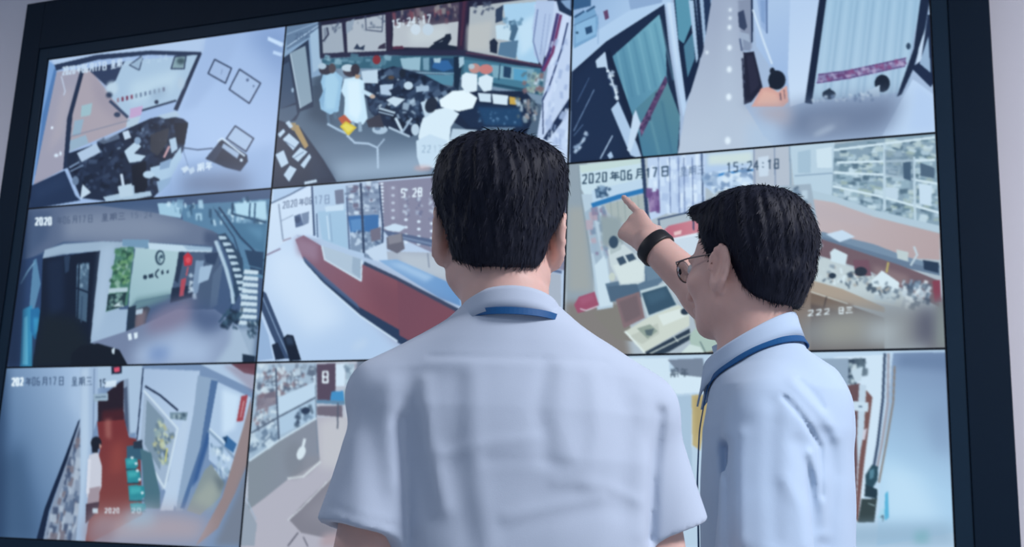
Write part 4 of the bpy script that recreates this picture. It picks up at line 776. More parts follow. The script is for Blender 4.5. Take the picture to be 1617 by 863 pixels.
f.P('6f4f52', 158, 180, 210, 172, 220, 300, 200, 500, 188, 760, 176, 760, 180, 420).P('7d5450', 236, 200, 262, 230, 250, 330, 226, 520, 200, 760, 190, 740, 204, 520, 226, 340).P('c9d5e4', 206, 176, 236, 180, 226, 380, 200, 520, 196, 420)
f.P('d3dfec', 160, 246, 246, 252, 244, 292, 162, 286).L('5c6c84', 7, 206, 270, 218, 270).P('d8cdd8', 224, 370, 240, 360, 230, 410, 220, 410)
f.L('3f4c66', 11, 314, 46, 306, 240, 284, 430, 262, 560).L('a99fa8', 10, 330, 46, 326, 260, 300, 440, 276, 560).L('8f8078', 8, 356, 100, 350, 250, 320, 430, 290, 590).L('b9c3d2', 4, 342, 100, 336, 260, 306, 440)
f.P('2c4a58', 232, 560, 260, 516, 286, 524, 284, 580, 260, 620, 232, 610).P('5c8496', 250, 540, 270, 530, 268, 570, 250, 580).P('243844', 232, 600, 284, 620, 282, 660, 228, 650).P('3a4444', 216, 660, 282, 660, 270, 760, 200, 760).L('9fb0b4', 4, 246, 680, 272, 690)
f.P('5fb4d8', 316, 640, 328, 626, 332, 740, 312, 756).P('b4d8ea', 280, 740, 310, 690, 316, 756).L('4a5a6c', 4, 296, 740, 308, 730, 306, 756)
f.P('9fb6cc', 180, 770, 600, 760, 620, 863, 100, 863, b=40, a=.8).P('7fb0b8', 440, 800, 500, 790, 500, 850, 440, 850, b=24, a=.6)
f.frame(1030, 480, 834 / 370)
f.P('c3d2e4', -400, 180, 400, 178, 400, 860, -400, 860).P('dbe6f2', -300, 190, 60, 190, 60, 330, -300, 330).P('dfe9f4', 60, 240, 200, 230, 216, 310, 60, 320).P('7f8698', 54, 196, 180, 190, 190, 260, 100, 250).T('QY', '4f5868', 60, 228, 130, 226, 30, 4, .8)
f.P('b3bfd0', -400, 330, 60, 330, 60, 860, -400, 860).N(['8f9cb0', 'd5deea', '6f7c92', 'c9b48c'], 60, (-280, 340, 50, 340, 50, 700, -280, 700), 20, 80, 3).P('9aa8bc', 240, 200, 700, 190, 690, 600, 260, 640).N(['c5d2e2', '7f8da4', 'dfe7f0'], 50, (250, 210, 640, 200, 640, 600, 260, 630), 20, 70, 3, 88)
f.P('c8b07e', 140, 322, 214, 318, 180, 470, 170, 520, 142, 500).P('b39a68', 150, 330, 206, 326, 178, 440, 156, 480, b=8, a=.7).L('dfe4e8', 6, 136, 320, 140, 520).P('b3c4d8', 60, 330, 140, 322, 140, 640, 60, 640)

_labels_group = 'display panels of the video wall'
for f, lab in FEEDS:
    px0 = f.c * PW; pz0 = ZT - (f.r + 1) * PH
    root = empty('display_panel', (px0 + PW / 2, 0.0, pz0))
    tag(root, lab, 'screen', _labels_group)
    f.mesh('screen', M_screen, root)
    hb = PW / 2 - .0004; t_ = .0028
    b = MB()
    for (x0, x1, z0, z1) in ((-hb, -hb + t_, .0004, PH - .0004), (hb - t_, hb, .0004, PH - .0004), (-hb + t_, hb - t_, .0004, .0004 + t_), (-hb + t_, hb - t_, PH - .0004 - t_, PH - .0004)):
        b.box(x0, x1, -.0015, .012, z0, z1)
    b.build('bezel', M_black, root)
    MB().box(-hb, hb, .0125, .085, .0004, PH - .0004).build('housing', M_black, root)
# ------------------------------------------------------------------ people: distance fields turned into smooth meshes
def v3(*a): return np.array(a, np.float32)

def sphere_cone(p, a, b, r1, r2):
    """capsule whose radius runs from r1 at a to r2 at b"""
    a = v3(*a); b = v3(*b); d = b - a; L = float(d @ d)
    q = p - a
    t = np.clip((q @ d) / L, 0, 1)
    return np.sqrt(((q - t[:, None] * d) ** 2).sum(1)) - (r1 + (r2 - r1) * t)

def ellipsoid(p, c, r, M=None):
    q = p - v3(*c)
    if M is not None: q = q @ M            # columns of M = axes
    r = v3(*r)
    k0 = np.sqrt(((q / r) ** 2).sum(1)); k1 = np.sqrt(((q / (r * r)) ** 2).sum(1)) + 1e-9
    return k0 * (k0 - 1.0) / k1

def smin(a, b, k):
    h = np.clip(0.5 + 0.5 * (b - a) / k, 0, 1)
    return b + (a - b) * h - k * h * (1 - h)

def smax(a, b, k): return -smin(-a, -b, k)

def loft(p, keys, ang=0.0, pw=2.3):
    """keys: (z, cx, cy, a, b): rounded cross-sections stacked along z"""
    K = np.array(keys, np.float32); z = p[:, 2]
    I = lambda i: np.interp(z, K[:, 0], K[:, i])
    x = p[:, 0] - I(1); y = p[:, 1] - I(2); c, s = math.cos(ang), math.sin(ang)
    xr = x * c + y * s; yr = -x * s + y * c
    a, b = I(3), I(4)
    r = (np.abs(xr / a) ** pw + np.abs(yr / b) ** pw) ** (1 / pw)
    d = (r - 1) * np.minimum(a, b)
    dz = np.maximum(K[0, 0] - z, z - K[-1, 0])
    return np.maximum(d, dz)

def rotz(a):
    c, s = math.cos(a), math.sin(a)
    return np.array([[c, -s, 0], [s, c, 0], [0, 0, 1]], np.float32)

def wob(p, sc, seed):
    """smooth wobble between -1 and 1"""
    r = np.random.RandomState(seed); o = np.zeros(len(p), np.float32)
    for i in range(7):
        k = r.normal(size=3); k = k / np.linalg.norm(k) * sc * r.uniform(.6, 1.6)
        o += np.sin(p @ k.astype(np.float32) + r.uniform(0, 6.28))
    return o / 4.0

def surface(fn, lo, hi, h):
    """dual surface of fn = 0 on a grid, evaluated only near the surface"""
    lo = np.array(lo, float); hi = np.array(hi, float)
    B = 4
    nb = np.ceil((hi - lo) / (h * B)).astype(int)
    n = nb * B + 1
    cz = [lo[i] + (np.arange(nb[i]) + .5) * h * B for i in range(3)]
    CX = np.stack(np.meshgrid(*cz, indexing='ij'), -1).reshape(-1, 3).astype(np.float32)
    dc = fn(CX).reshape(nb)
    act = np.abs(dc) < h * B * 1.5
    val = np.repeat(np.repeat(np.repeat(np.sign(dc), B, 0), B, 1), B, 2) * 1.0
    val = np.pad(val, [(0, 1)] * 3, mode='edge').astype(np.float32)
    pm = np.zeros(n, bool)
    a8 = np.repeat(np.repeat(np.repeat(act, B, 0), B, 1), B, 2)
    for dx in (0, 1):
        for dy in (0, 1):
            for dz in (0, 1):
                pm[dx:dx + a8.shape[0], dy:dy + a8.shape[1], dz:dz + a8.shape[2]] |= a8
    idx = np.argwhere(pm)
    for s in range(0, len(idx), 400000):
        c = idx[s:s + 400000]
        val[c[:, 0], c[:, 1], c[:, 2]] = fn((lo + c * h).astype(np.float32))
    ins = val < 0
    def cut(A, ax, k): return A[tuple(slice(k, A.shape[i] - 1 + k) if i == ax else slice(None) for i in range(3))]
    cnt = np.zeros(n - 1, np.int8)
    for c in np.ndindex(2, 2, 2): cnt += ins[c[0]:n[0] - 1 + c[0], c[1]:n[1] - 1 + c[1], c[2]:n[2] - 1 + c[2]]
    mix = (cnt > 0) & (cnt < 8)
    cells = np.argwhere(mix)
    vid = -np.ones(n - 1, np.int64); vid[mix] = np.arange(len(cells))
    acc = np.zeros((len(cells), 3)); num = np.zeros(len(cells))
    cor = [np.array(c) for c in np.ndindex(2, 2, 2)]
    for a_ in range(8):
        for b_ in range(a_ + 1, 8):
            if np.abs(cor[a_] - cor[b_]).sum() != 1: continue
            va = val[tuple((cells + cor[a_]).T)]; vb = val[tuple((cells + cor[b_]).T)]
            m = (va < 0) != (vb < 0)
            t = np.where(m, va / np.where(m, va - vb, 1), 0)
            acc += m[:, None] * (cor[a_] + t[:, None] * (cor[b_] - cor[a_])); num += m
    V = lo + (cells + acc / num[:, None]) * h
    Fs = []
    for ax in range(3):
        u, w = [(1, 2), (2, 0), (0, 1)][ax]
        A = cut(ins, ax, 0); Bm = cut(ins, ax, 1)
        e = np.argwhere(A != Bm)
        ok = (e[:, u] > 0) & (e[:, w] > 0) & (e[:, u] < n[u] - 1) & (e[:, w] < n[w] - 1)
        e = e[ok]
        du = np.zeros(3, int); du[u] = 1; dw = np.zeros(3, int); dw[w] = 1
        q = np.stack([vid[tuple((e - du - dw).T)], vid[tuple((e - dw).T)], vid[tuple(e.T)], vid[tuple((e - du).T)]], 1)
        flip = ~A[tuple(e.T)]
        q[flip] = q[flip][:, ::-1]
        Fs.append(q)
    F = np.concatenate(Fs); F = F[(F >= 0).all(1)]
    return V, F

def project(fn, P, off=0.0, it=6):
    """pull points onto the surface fn = off"""
    P = np.array(P, np.float32); e = 1e-3
    for _ in range(it):
        d = fn(P) - off
        g = np.stack([(fn(P + v3(*[e * (i == k) for i in range(3)])) - fn(P - v3(*[e * (i == k) for i in range(3)]))) / (2 * e) for k in range(3)], 1)
        P = P - (d / ((g ** 2).sum(1) + 1e-6))[:, None] * g
    n = g / (np.linalg.norm(g, axis=1)[:, None] + 1e-9)
    return P, n

def surf_obj(name, fn, lo, hi, h, mat, parent):
    V, F = surface(fn, lo, hi, h)
    return link(name, mesh_np(name, V, F), mat, parent, smooth=True)

def ribbon(name, fn, path, width, thick, mat, parent, off=0.0015, n=90, center=None):
    """flat band lying on the surface fn"""
    P = np.array(path, float)
    L = np.r_[0, np.cumsum(np.linalg.norm(np.diff(P, axis=0), axis=1))]
    t = np.linspace(0, L[-1], n)
    Q = np.stack([np.interp(t, L, P[:, i]) for i in range(3)], 1)
    for _ in range(3):
        Q[1:-1] = (Q[:-2] + 2 * Q[1:-1] + Q[2:]) / 4
    if center is None: Q, N = project(fn, Q, off)
    else:
        N = Q - np.array([center[0], center[1], 0]); N[:, 2] = .02; N /= np.linalg.norm(N, axis=1)[:, None]
    for _ in range(4):
        Q[1:-1] = (Q[:-2] + 2 * Q[1:-1] + Q[2:]) / 4
        N[1:-1] = (N[:-2] + 2 * N[1:-1] + N[2:]) / 4
    N /= np.linalg.norm(N, axis=1)[:, None]
    T = np.gradient(Q, axis=0); T /= np.linalg.norm(T, axis=1)[:, None]
    S = np.cross(T, N); S /= np.linalg.norm(S, axis=1)[:, None]
    V = np.stack([Q - S * width / 2, Q + S * width / 2, Q + S * width / 2 + N * thick, Q - S * width / 2 + N * thick], 1).reshape(-1, 3)
    F = []
    for i in range(n - 1):
        for k in range(4):
            l = (k + 1) % 4
            F.append((i * 4 + k, i * 4 + l, i * 4 + 4 + l, i * 4 + 4 + k))
    F += [(3, 2, 1, 0), tuple((n - 1) * 4 + k for k in range(4))]
    return link(name, mesh_py(name, V, F), mat, parent)

# ---------------- head, in its own frame: x right, y forward, z up, eyes at z = 0
def ear(p, s):
    q = p * v3(s, 1, 1)
    M = rotz(math.radians(7))
    a = math.radians(12); T = np.array([[1, 0, 0], [0, math.cos(a), -math.sin(a)], [0, math.sin(a), math.cos(a)]], np.float32)
    M = (M @ T).astype(np.float32)
    d = ellipsoid(q, (.0810, -.010, -.017), (.0095, .020, .036), M)
    d = smin(d, ellipsoid(q, (.076, .000, -.045), (.009, .011, .013)), .010)
    d = smax(d, -ellipsoid(q, (.0925, -.008, -.014), (.0105, .0135, .027), M), .003)
    P = [v3(.0875 + .0015 * math.cos(a_), -.010 + .0175 * math.cos(a_), -.015 + .033 * math.sin(a_)) for a_ in np.radians([-5, 25, 55, 90, 125, 160, 195, 225, 250])]
    P = [v3(v[0] + .06 * (-.010 - v[1]), v[1] - .20 * (v[2] + .015), v[2]) for v in P]
    for a_, b_ in zip(P, P[1:]): d = smin(d, sphere_cone(q, a_, b_, .0034, .0034), .003)       # rim of the ear
    return d

def skull(p):
    d = ellipsoid(p, (0, -.014, .028), (.076, .097, .076))
    return d

def head(p, neck_to, neck_r=.056):
    d = skull(p)
    d = smin(d, ellipsoid(p, (0, .026, -.030), (.066, .066, .080)), .03)
    for s in (-1, 1):
        q = p * v3(s, 1, 1)
        d = smin(d, sphere_cone(q, (.050, .000, -.070), (.016, .062, -.092), .019, .017), .03)
        d = smin(d, ellipsoid(q, (.042, .062, -.026), (.022, .018, .018)), .02)        # cheekbone
        d = smax(d, -ellipsoid(q, (.031, .098, .002), (.017, .014, .011)), .012)       # eye socket
        d = smin(d, sphere_cone(q, (.012, .088, .018), (.044, .078, .016), .007, .005), .012)
        d = smin(d, ellipsoid(q, (.0105, .103, -.040), (.008, .008, .007)), .006)
    d = smin(d, sphere_cone(p, (0, .090, .008), (0, .109, -.036), .007, .0095), .012)  # nose
    d = smin(d, ellipsoid(p, (0, .087, -.066), (.024, .012, .007)), .006)              # lips
    d = smin(d, ellipsoid(p, (0, .084, -.078), (.021, .012, .007)), .006)
    d = smax(d, -sphere_cone(p, (-.022, .100, -.0715), (.022, .100, -.0715), .0025, .0025), .004)
    d = smin(d, ellipsoid(p, (0, .074, -.096), (.020, .016, .014)), .014)              # chin
    d = smin(d, sphere_cone(p, (0, -.026, -.045), neck_to, neck_r, neck_r + .006), .03)
    d = smin(d, ear(p, 1), .007); d = smin(d, ear(p, -1), .007)
    return d

HL_T = np.radians([0, 28, 50, 66, 76, 84, 97, 104, 112, 122, 134, 150, 180])
HL_Z = np.array([-.075, -.073, -.064, -.050, -.030, -.002, .008, -.012, -.014, .024, .046, .058, .062])
def hair(p, thick, seed, fringe):
    th = np.arctan2(np.abs(p[:, 0]), -(p[:, 1] + .012))
    zl = np.interp(th, HL_T, HL_Z).astype(np.float32) + .003 * wob(p, 160, seed + 3)
    up = np.clip((p[:, 2] - zl) / .055, 0, 1); up = up * up * (3 - 2 * up)
    top = np.clip((p[:, 2] - .03) / .06, 0, 1)
    t = .003 + thick * (.80 * up + .22 * top)
    # tufts combed away from the crown
    c = p - v3(0.012, -.045, .10)
    phi = np.arctan2(c[:, 0], c[:, 1]); rad = np.sqrt((c ** 2).sum(1))
    t = t + up * (.0012 * np.sin(phi * 23 + 3.0 * np.sin(rad * 60 + seed) + seed) + .0008 * np.sin(phi * 41 + rad * 130) + .0022 * wob(p, 70, seed))
    base = smin(skull(p), ellipsoid(p, (0, -.045, -.045), (.060, .052, .060)), .03)
    base = smin(base, ellipsoid(p * v3(1, 1, 1), (0, -.025, .064), (.062, .066, .040)), .03)
    for s_ in (-1, 1): base = smin(base, ellipsoid(p, (s_ * .036, -.03, .056), (.038, .05, .040)), .03)
    d = base - t
    if fringe:
        f_ = ellipsoid(p, (.0, .062, .098), (.056, .030, .020)) + .004 * wob(p, 120, seed + 9)
        d = smin(d, f_, .02)
    d = smax(d, zl - p[:, 2], .006)
    return d

def strands(name, fn, V, F, center, n, seed, mat, parent, lmin=.010, lmax=.024, lift=.25):
    r = np.random.RandomState(seed)
    tri = V[F[:, :3]]; c = tri.mean(1)
    a = np.cross(tri[:, 1] - tri[:, 0], tri[:, 2] - tri[:, 0]); nn = a / (np.linalg.norm(a, axis=1)[:, None] + 1e-12)
    i = r.choice(len(F), n); P = c[i] + r.normal(size=(n, 3)) * .0012; N = nn[i]
    flow = P - center; flow[:, 2] -= .02
    flow = flow - (flow * N).sum(1)[:, None] * N + r.normal(size=(n, 3)) * .010
    flow -= (flow * N).sum(1)[:, None] * N
    flow /= np.linalg.norm(flow, axis=1)[:, None] + 1e-9
    S = np.cross(N, flow); L = r.uniform(lmin, lmax, n)[:, None]; w = r.uniform(.0005, .0010, n)[:, None]
    lf = r.uniform(.4, 1.6, n)[:, None] * lift
    p0 = P - N * .001; p1 = P + flow * L * .55 + N * L * lf * .5; p2 = P + flow * L + N * L * lf * .55
    Vs = np.stack([p0 - S * w, p0 + S * w, p1 - S * w * .8, p1 + S * w * .8, p2], 1).reshape(-1, 3)
    b = np.arange(n)[:, None] * 5
    T = np.concatenate([b + [0, 1, 3], b + [0, 3, 2], b + [2, 3, 4]])
    o = link(name, mesh_np(name, Vs, T), mat, parent, smooth=True)
    o['kind'] = 'stuff'
    return o

def collar_mesh(name, c, ang, top_r, zb, zf, hb, hf, flare, mat, parent, gap=14, tip=.03, kk=1.0):
    """folded shirt collar round the neck; zb/zf = height of the fold at back and front, hb/hf = height of the leaf"""
    n = 72; V = []; F = []
    for i in range(n + 1):
        th = math.radians(-180 + gap + (360 - 2 * gap) * i / n)      # 0 = back
        k = (1 - math.cos(th)) / 2
        z = zb + (zf - zb) * k; h = hb + (hf - hb) * min(1, k * kk) ** 1.3 + tip * max(0, (abs(math.degrees(th)) - 130) / 36) ** 2
        dx, dy = math.sin(th), -math.cos(th)
        ca, sa = math.cos(ang), math.sin(ang); dx, dy = dx * ca - dy * sa, dx * sa + dy * ca
        rx = top_r * (1 + .10 * k)
        prof = [(rx - .004, z - h * .9), (rx - .0045, z - .004), (rx - .0025, z), (rx + .001, z - .0005), (rx + .0035, z - .006),
                (rx + flare * .55, z - h * .55), (rx + flare, z - h), (rx + flare - .003, z - h), (rx + flare * .5 - .003, z - h * .55), (rx - .0005, z - h * .9)]
        V += [(c[0] + r_ * dx, c[1] + r_ * dy, zz) for r_, zz in prof]
    m = 10
    for i in range(n):
        for k in range(m):
            l = (k + 1) % m
            F.append((i * m + k, i * m + l, i * m + m + l, i * m + m + k))
    F += [tuple(range(m))[::-1], tuple(n * m + k for k in range(m))]
    return link(name, mesh_py(name, V, F), mat, parent, smooth=True)

def hand(p, wrist, fwd, palmn, side, spread, curl, size=1.0, thumb=(.72, .62, .25)):
    """side: unit vector towards the thumb; palmn: direction the palm looks at; curl per finger (thumb..little) in radians per joint"""
    w = v3(*wrist); f = v3(*fwd); f /= np.linalg.norm(f); s = v3(*side); s = s - (s @ f) * f; s /= np.linalg.norm(s); q = v3(*palmn); q = q - (q @ f) * f - (q @ s) * s; q /= np.linalg.norm(q)
    d = None
    for k, x in enumerate((.028, .010, -.010, -.027)):
        a = w + f * .018 * size + s * x * .55 * size; b = w + f * (.088 - .004 * abs(k - 1)) * size + s * x * size
        e = sphere_cone(p, a, b, .0155 * size, .0120 * size); d = e if d is None else smin(d, e, .012)
    def finger(base, dirv, bend, ls, r0):
        nonlocal d
        a = base; ang = 0.0
        for j, L in enumerate(ls):
            ang += bend[j]
            u = dirv * math.cos(ang) + q * math.sin(ang); b = a + u * L * size
            d = smin(d, sphere_cone(p, a, b, (r0 - .0008 * j) * size, (r0 - .0008 * (j + 1)) * size), .004); a = b
    for k, (x, ls, r0) in enumerate(((.028, (.044, .025, .020), .0088), (.010, (.049, .029, .021), .0090), (-.010, (.045, .027, .020), .0086), (-.027, (.035, .021, .018), .0076))):
        u = f + s * (x * 2.2 * spread); u /= np.linalg.norm(u)
        finger(w + f * (.086 - .004 * abs(k - 1)) * size + s * x * size, u, curl[k + 1], ls, r0)
    u = f * thumb[0] + s * thumb[1] + q * thumb[2]; u /= np.linalg.norm(u)
    finger(w + f * .026 * size + s * .026 * size + q * .006 * size, u, curl[0], (.044, .033, .026), .0105)
    return d

def legs_fn(cx, cy, ang, spread, hip, r_add=0.0):
    R = rotz(ang)
    def fn(p):
        q = (p - v3(cx, cy, 0)) @ R
        d = ellipsoid(q, (0, 0, hip), (.150 + r_add, .104 + r_add, .12))
        for s in (-1, 1):
            d = smin(d, sphere_cone(q, (s * .088, 0, hip - .03), (s * spread, .005, .50), .086 + r_add, .062 + r_add), .03)
            d = smin(d, sphere_cone(q, (s * spread, .005, .50), (s * spread, -.012, .075), .060 + r_add, .050 + r_add), .02)
        return smax(d, .055 - p[:, 2], .004)
    return fn

def shoe_fn(cx, cy, ang, s, spread):
    R = rotz(ang)
    def fn(p):
        q = (p - v3(cx, cy, 0)) @ R - v3(s * spread, 0, 0)
        d = ellipsoid(q, (0, .10, .030), (.045, .115, .042))
        d = smin(d, ellipsoid(q, (0, -.03, .045), (.038, .055, .055)), .03)
        sole = smax(ellipsoid(q, (0, .065, .010), (.050, .165, .060)), q[:, 2] - .018, .003)
        d = smin(d, sole, .003)
        return smax(d, .0008 - q[:, 2], .001)
    return fn

def grooves(p, y_back, lines):
    """raised (+) or sunk (-) folds along polylines given as (amp, width, x, z, x, z ...); only on the side y < y_back"""
    o = np.zeros(len(p), np.float32); m = p[:, 1] < y_back
    if not m.any(): return o
    P = p[m][:, [0, 2]]; acc = np.zeros(len(P), np.float32)
    for amp, w, *xy in lines:
        pts = np.array(list(zip(xy[0::2], xy[1::2])), np.float32); best = np.full(len(P), 9.0, np.float32)
        for a, b in zip(pts, pts[1:]):
            d = b - a; t = np.clip(((P - a) @ d) / (d @ d), 0, 1)
            e = np.sqrt(((P - a - t[:, None] * d) ** 2).sum(1)) / (.35 + .65 * np.sqrt(np.clip(4 * t * (1 - t), .15, 1)) if len(pts) == 2 else 1)
            best = np.minimum(best, e)
        acc += amp * np.exp(-(best / w) ** 2)
    o[m] = acc
    return o

M_skin = material('skin', (0.74, 0.47, 0.40), 0.5, 0.35, noise=(60, 0.06), bump=(400, 0.05), sss=0.2)
M_hair = material('black_hair', (0.007, 0.009, 0.020), 0.6, 0.22, noise=(80, 0.25))
M_shirt1 = material('white_shirt_cloth', (0.51, 0.59, 0.71), 0.9, 0.15, noise=(9, 0.03), bump=(700, 0.06), sheen=0.15)
M_shirt2 = material('blue_shirt_cloth', (0.48, 0.61, 0.77), 0.9, 0.15, noise=(9, 0.03), bump=(700, 0.06), sheen=0.15)
M_trouser = material('dark_trousers', (0.018, 0.021, 0.032), 0.85, 0.2, noise=(30, 0.1))
M_shoe = material('black_leather', (0.010, 0.010, 0.011), 0.35, 0.5, noise=(50, 0.1))
M_lany = material('blue_lanyard', (0.006, 0.085, 0.25), 0.6, 0.3, noise=(120, 0.1))
M_eye = material('eye_white', (0.75, 0.74, 0.72), 0.25, 0.5, noise=(20, 0.03))
M_card = material('badge_card', (0.75, 0.78, 0.84), 0.3, 0.5, noise=(12, 0.04))
M_watch = material('black_watch_band', (0.008, 0.008, 0.012), 0.45, 0.45, noise=(60, 0.1))
M_gold = material('glasses_metal', (0.12, 0.10, 0.10), 0.3, 0.5, metal=0.8, noise=(40, 0.05))
M_glass = bpy.data.materials.new('clear_lens'); M_glass.use_nodes = True
_g = M_glass.node_tree.nodes['Principled BSDF']; _g.inputs['Transmission Weight'].default_value = 1.0; _g.inputs['Roughness'].default_value = 0.02; _g.inputs['IOR'].default_value = 1.2

def eyes(parent, hc, R):
    for s in (-1, 1):
        c = np.array(hc) + R @ np.array([s * .031, .081, .001])
        V = []; F = []; n1, n2 = 10, 14
        for i in range(n1 + 1):
            for k in range(n2):
                a = math.pi * i / n1; b = 2 * math.pi * k / n2
                V.append(c + .0115 * np.array([math.sin(a) * math.cos(b), math.sin(a) * math.sin(b), math.cos(a)]))
        for i in range(n1):
            for k in range(n2):
                F.append((i * n2 + k, i * n2 + n2 + k, i * n2 + n2 + (k + 1) % n2, i * n2 + (k + 1) % n2))
        e = link('eye', mesh_py('eye', V, F), M_eye, parent, smooth=True)
        d = R @ np.array([0, .0098, 0])
        MB().tube([c + d, c + d * 1.22], [.0058, .0035], 14).build('iris', M_hair, e, smooth=True)

def badge(parent, c, R):
    V = []; w, h, t = .045, .062, .0015
    for x in (-w, w):
        for y in (-t, t):
            for z in (-h, h): V.append(np.array(c) + R @ np.array([x, y, z]))
    F = [(0, 1, 3, 2), (4, 6, 7, 5), (0, 4, 5, 1), (2, 3, 7, 6), (0, 2, 6, 4), (1, 5, 7, 3)]
    link('badge', mesh_py('badge', V, F), M_card, parent)

# =========================================================== man with his back to us, white shirt
A1 = math.atan2(0.3677857, 0.92991058)
man1 = empty('person', (3.10604, -2.24425, 0), A1)
tag(man1, 'man in a white short-sleeved shirt and blue lanyard facing the video wall', 'person')
HC1 = v3(0.000, 0.006, 1.598)
def px1(x, y, n=-.12):                       # photograph pixel -> (x, z) on the man's back
    d = ray(x, y); s_ = np.array([math.cos(A1), math.sin(A1), 0]); n_ = np.array([-math.sin(A1), math.cos(A1), 0])
    o = np.array([3.10604, -2.24425, 0]) + n_ * n
    P = CAM + d * (((o - CAM) @ n_) / (d @ n_))
    return float((P - o) @ s_), float(P[2])
def head1(p): return head(p - HC1, v3(.017, -.030, -.150), .053)
SLV1 = [((-.118, -.028, 1.342), (-.152, -.052, 1.182), .057, .061), ((.186, .030, 1.348), (.236, .046, 1.200), .058, .060)]
def arms1(p):
    d = sphere_cone(p, (-.122, -.025, 1.34), (-.158, -.050, 1.07), .046, .043)
    d = smin(d, sphere_cone(p, (-.158, -.050, 1.07), (-.160, .03, .84), .042, .029), .02)
    e = sphere_cone(p, (.186, .03, 1.345), (.240, .045, 1.07), .046, .043)
    e = smin(e, sphere_cone(p, (.240, .045, 1.07), (.240, .115, .84), .042, .029), .02)
    c = [(.3, .3, .2), (.25, .35, .25), (.3, .4, .3), (.35, .45, .3), (.4, .45, .3)]
    d = smin(d, hand(p, (-.160, .03, .835), (0, .18, -1), (1, 0, 0), (0, 1, .2), .6, c), .012)
    e = smin(e, hand(p, (.240, .115, .835), (0, .18, -1), (-1, 0, 0), (0, 1, .2), .6, c), .012)
    return np.minimum(d, e)
YAW1 = math.radians(9)
TOR1 = [(.90, .034, .005, .158, .112), (1.05, .036, .005, .166, .116), (1.18, .040, .004, .176, .120), (1.28, .040, .002, .182, .122), (1.34, .036, .0, .182, .114),
        (1.39, .032, -.004, .160, .100), (1.43, .028, -.010, .115, .084), (1.462, .023, -.016, .074, .068), (1.478, .021, -.018, .062, .060), (1.50, .021, -.018, .057, .057)]
def torso1(p, sh=0.0):
    K = [(z, x, y, a - sh, b - sh) for z, x, y, a, b in TOR1]
    d = loft(p, K, YAW1)
    for s in (-1, 1):
        c = v3(.030, -.004, 0)
        d = smin(d, sphere_cone(p, (.026 + s * .050, -.016, 1.434), (.028 + s * .168, -.004 + s * .018, 1.357), .038 - sh, .052 - sh), .035)
    return d
def body1(p):
    d = head1(p)
    d = smin(d, torso1(p, .016), .02)
    d = smin(d, arms1(p), .02)
    return smin(d, legs_fn(.034, .005, YAW1, .10, .90, -.012)(p), .02)
FOLD1 = []
def _f(amp, w, *px):
    xy = []
    for x, y in zip(px[0::2], px[1::2]): xy += list(px1(x, y))
    FOLD1.append((amp, w, *xy))
_f(-.0022, .0035, 676, 556, 770, 561, 870, 562, 965, 560)                     # yoke seam
_f(.0015, .010, 680, 566, 820, 571, 960, 568)
_f(.0060, .012, 668, 600, 676, 690, 700, 800)
_f(-.0050, .014, 640, 640, 652, 720, 668, 800)
_f(-.0035, .016, 722, 600, 716, 700, 742, 860)
_f(.0035, .014, 745, 590, 750, 720, 770, 860)
_f(-.0045, .012, 864, 575, 850, 640, 862, 720)
_f(.0040, .014, 890, 580, 884, 660, 905, 740)
_f(.0040, .012, 940, 590, 945, 680, 930, 760)
_f(-.0040, .016, 985, 590, 990, 700, 985, 800)
_f(.0030, .009, 800, 816, 870, 800, 950, 784)
_f(-.0015, .012, 800, 832, 880, 815, 960, 800)
_f(.0025, .008, 700, 716, 760, 700, 850, 690)
_f(-.0025, .009, 770, 725, 840, 722, 900, 735)
_f(.0025, .008, 880, 760, 960, 765, 1020, 790)
_f(-.0110, .009, 630, 660, 636, 740, 644, 850)
_f(.0050, .014, 610, 600, 612, 690, 620, 760)
_f(-.0110, .008, 1058, 640, 1048, 740, 1044, 850)
_f(.0040, .013, 1028, 620, 1024, 720, 1020, 840)
_f(-.0030, .012, 570, 640, 590, 720, 600, 800)
_f(.0035, .014, 545, 690, 560, 760, 566, 820)
_f(-.0018, .004, 516, 796, 580, 822, 634, 832)                                # hem stitching
def sleeve(p, a, b, r1, r2, hollow):
    a = v3(*a); b = v3(*b); u = (b - a) / np.linalg.norm(b - a); L = np.linalg.norm(b - a)
    t = (p - a) @ u
    d = sphere_cone(p, a, b + u * .06, r1, r2 + (r2 - r1) * .06 / L)
    d = smax(d, t - L, .004)
    inner = sphere_cone(p, a + u * (L + .024), b + u * .10, hollow, hollow)
    return smax(d, -inner, .003)
def shirt1(p):
    d = torso1(p)
    d = smax(d, p[:, 2] - 1.484, .004)
    for (a, b, r1, r2) in SLV1: d = smin(d, sleeve(p, a, b, r1, r2, .050), .018)
    d = smax(d, .86 - p[:, 2], .004)
    return d - .55 * grooves(p, .02, FOLD1) - .0012 * wob(p, 30, 5) - .0005 * wob(p, 85, 6)

def shirt1_smooth(p):
    d = torso1(p)
    return np.minimum(d, 1e3)
surf_obj('body', body1, (-.30, -.17, .04), (.34, .26, 1.76), .0042, M_skin, man1)
def hair1(p): return hair(p - HC1, .0085, 2, False)
Vh, Fh = surface(hair1, (-.13, -.15, 1.49), (.13, .15, 1.77), .0032)
h1 = link('hair', mesh_np('hair', Vh, Fh), M_hair, man1, smooth=True)
strands('hair_strands', hair1, Vh, Fh, HC1 + v3(.012, -.045, .13), 7000, 4, M_hair, h1, .007, .015, .07)
surf_obj('shirt', shirt1, (-.30, -.20, .84), (.34, .20, 1.52), .0042, M_shirt1, man1)
surf_obj('trousers', legs_fn(.034, .005, YAW1, .10, .90), (-.22, -.18, .04), (.28, .2, 1.04), .010, M_trouser, man1)
for s in (-1, 1): surf_obj('shoe', shoe_fn(.034, .005, YAW1, s, .10), (-.2, -.14, -.006), (.27, .28, .12), .007, M_shoe, man1)
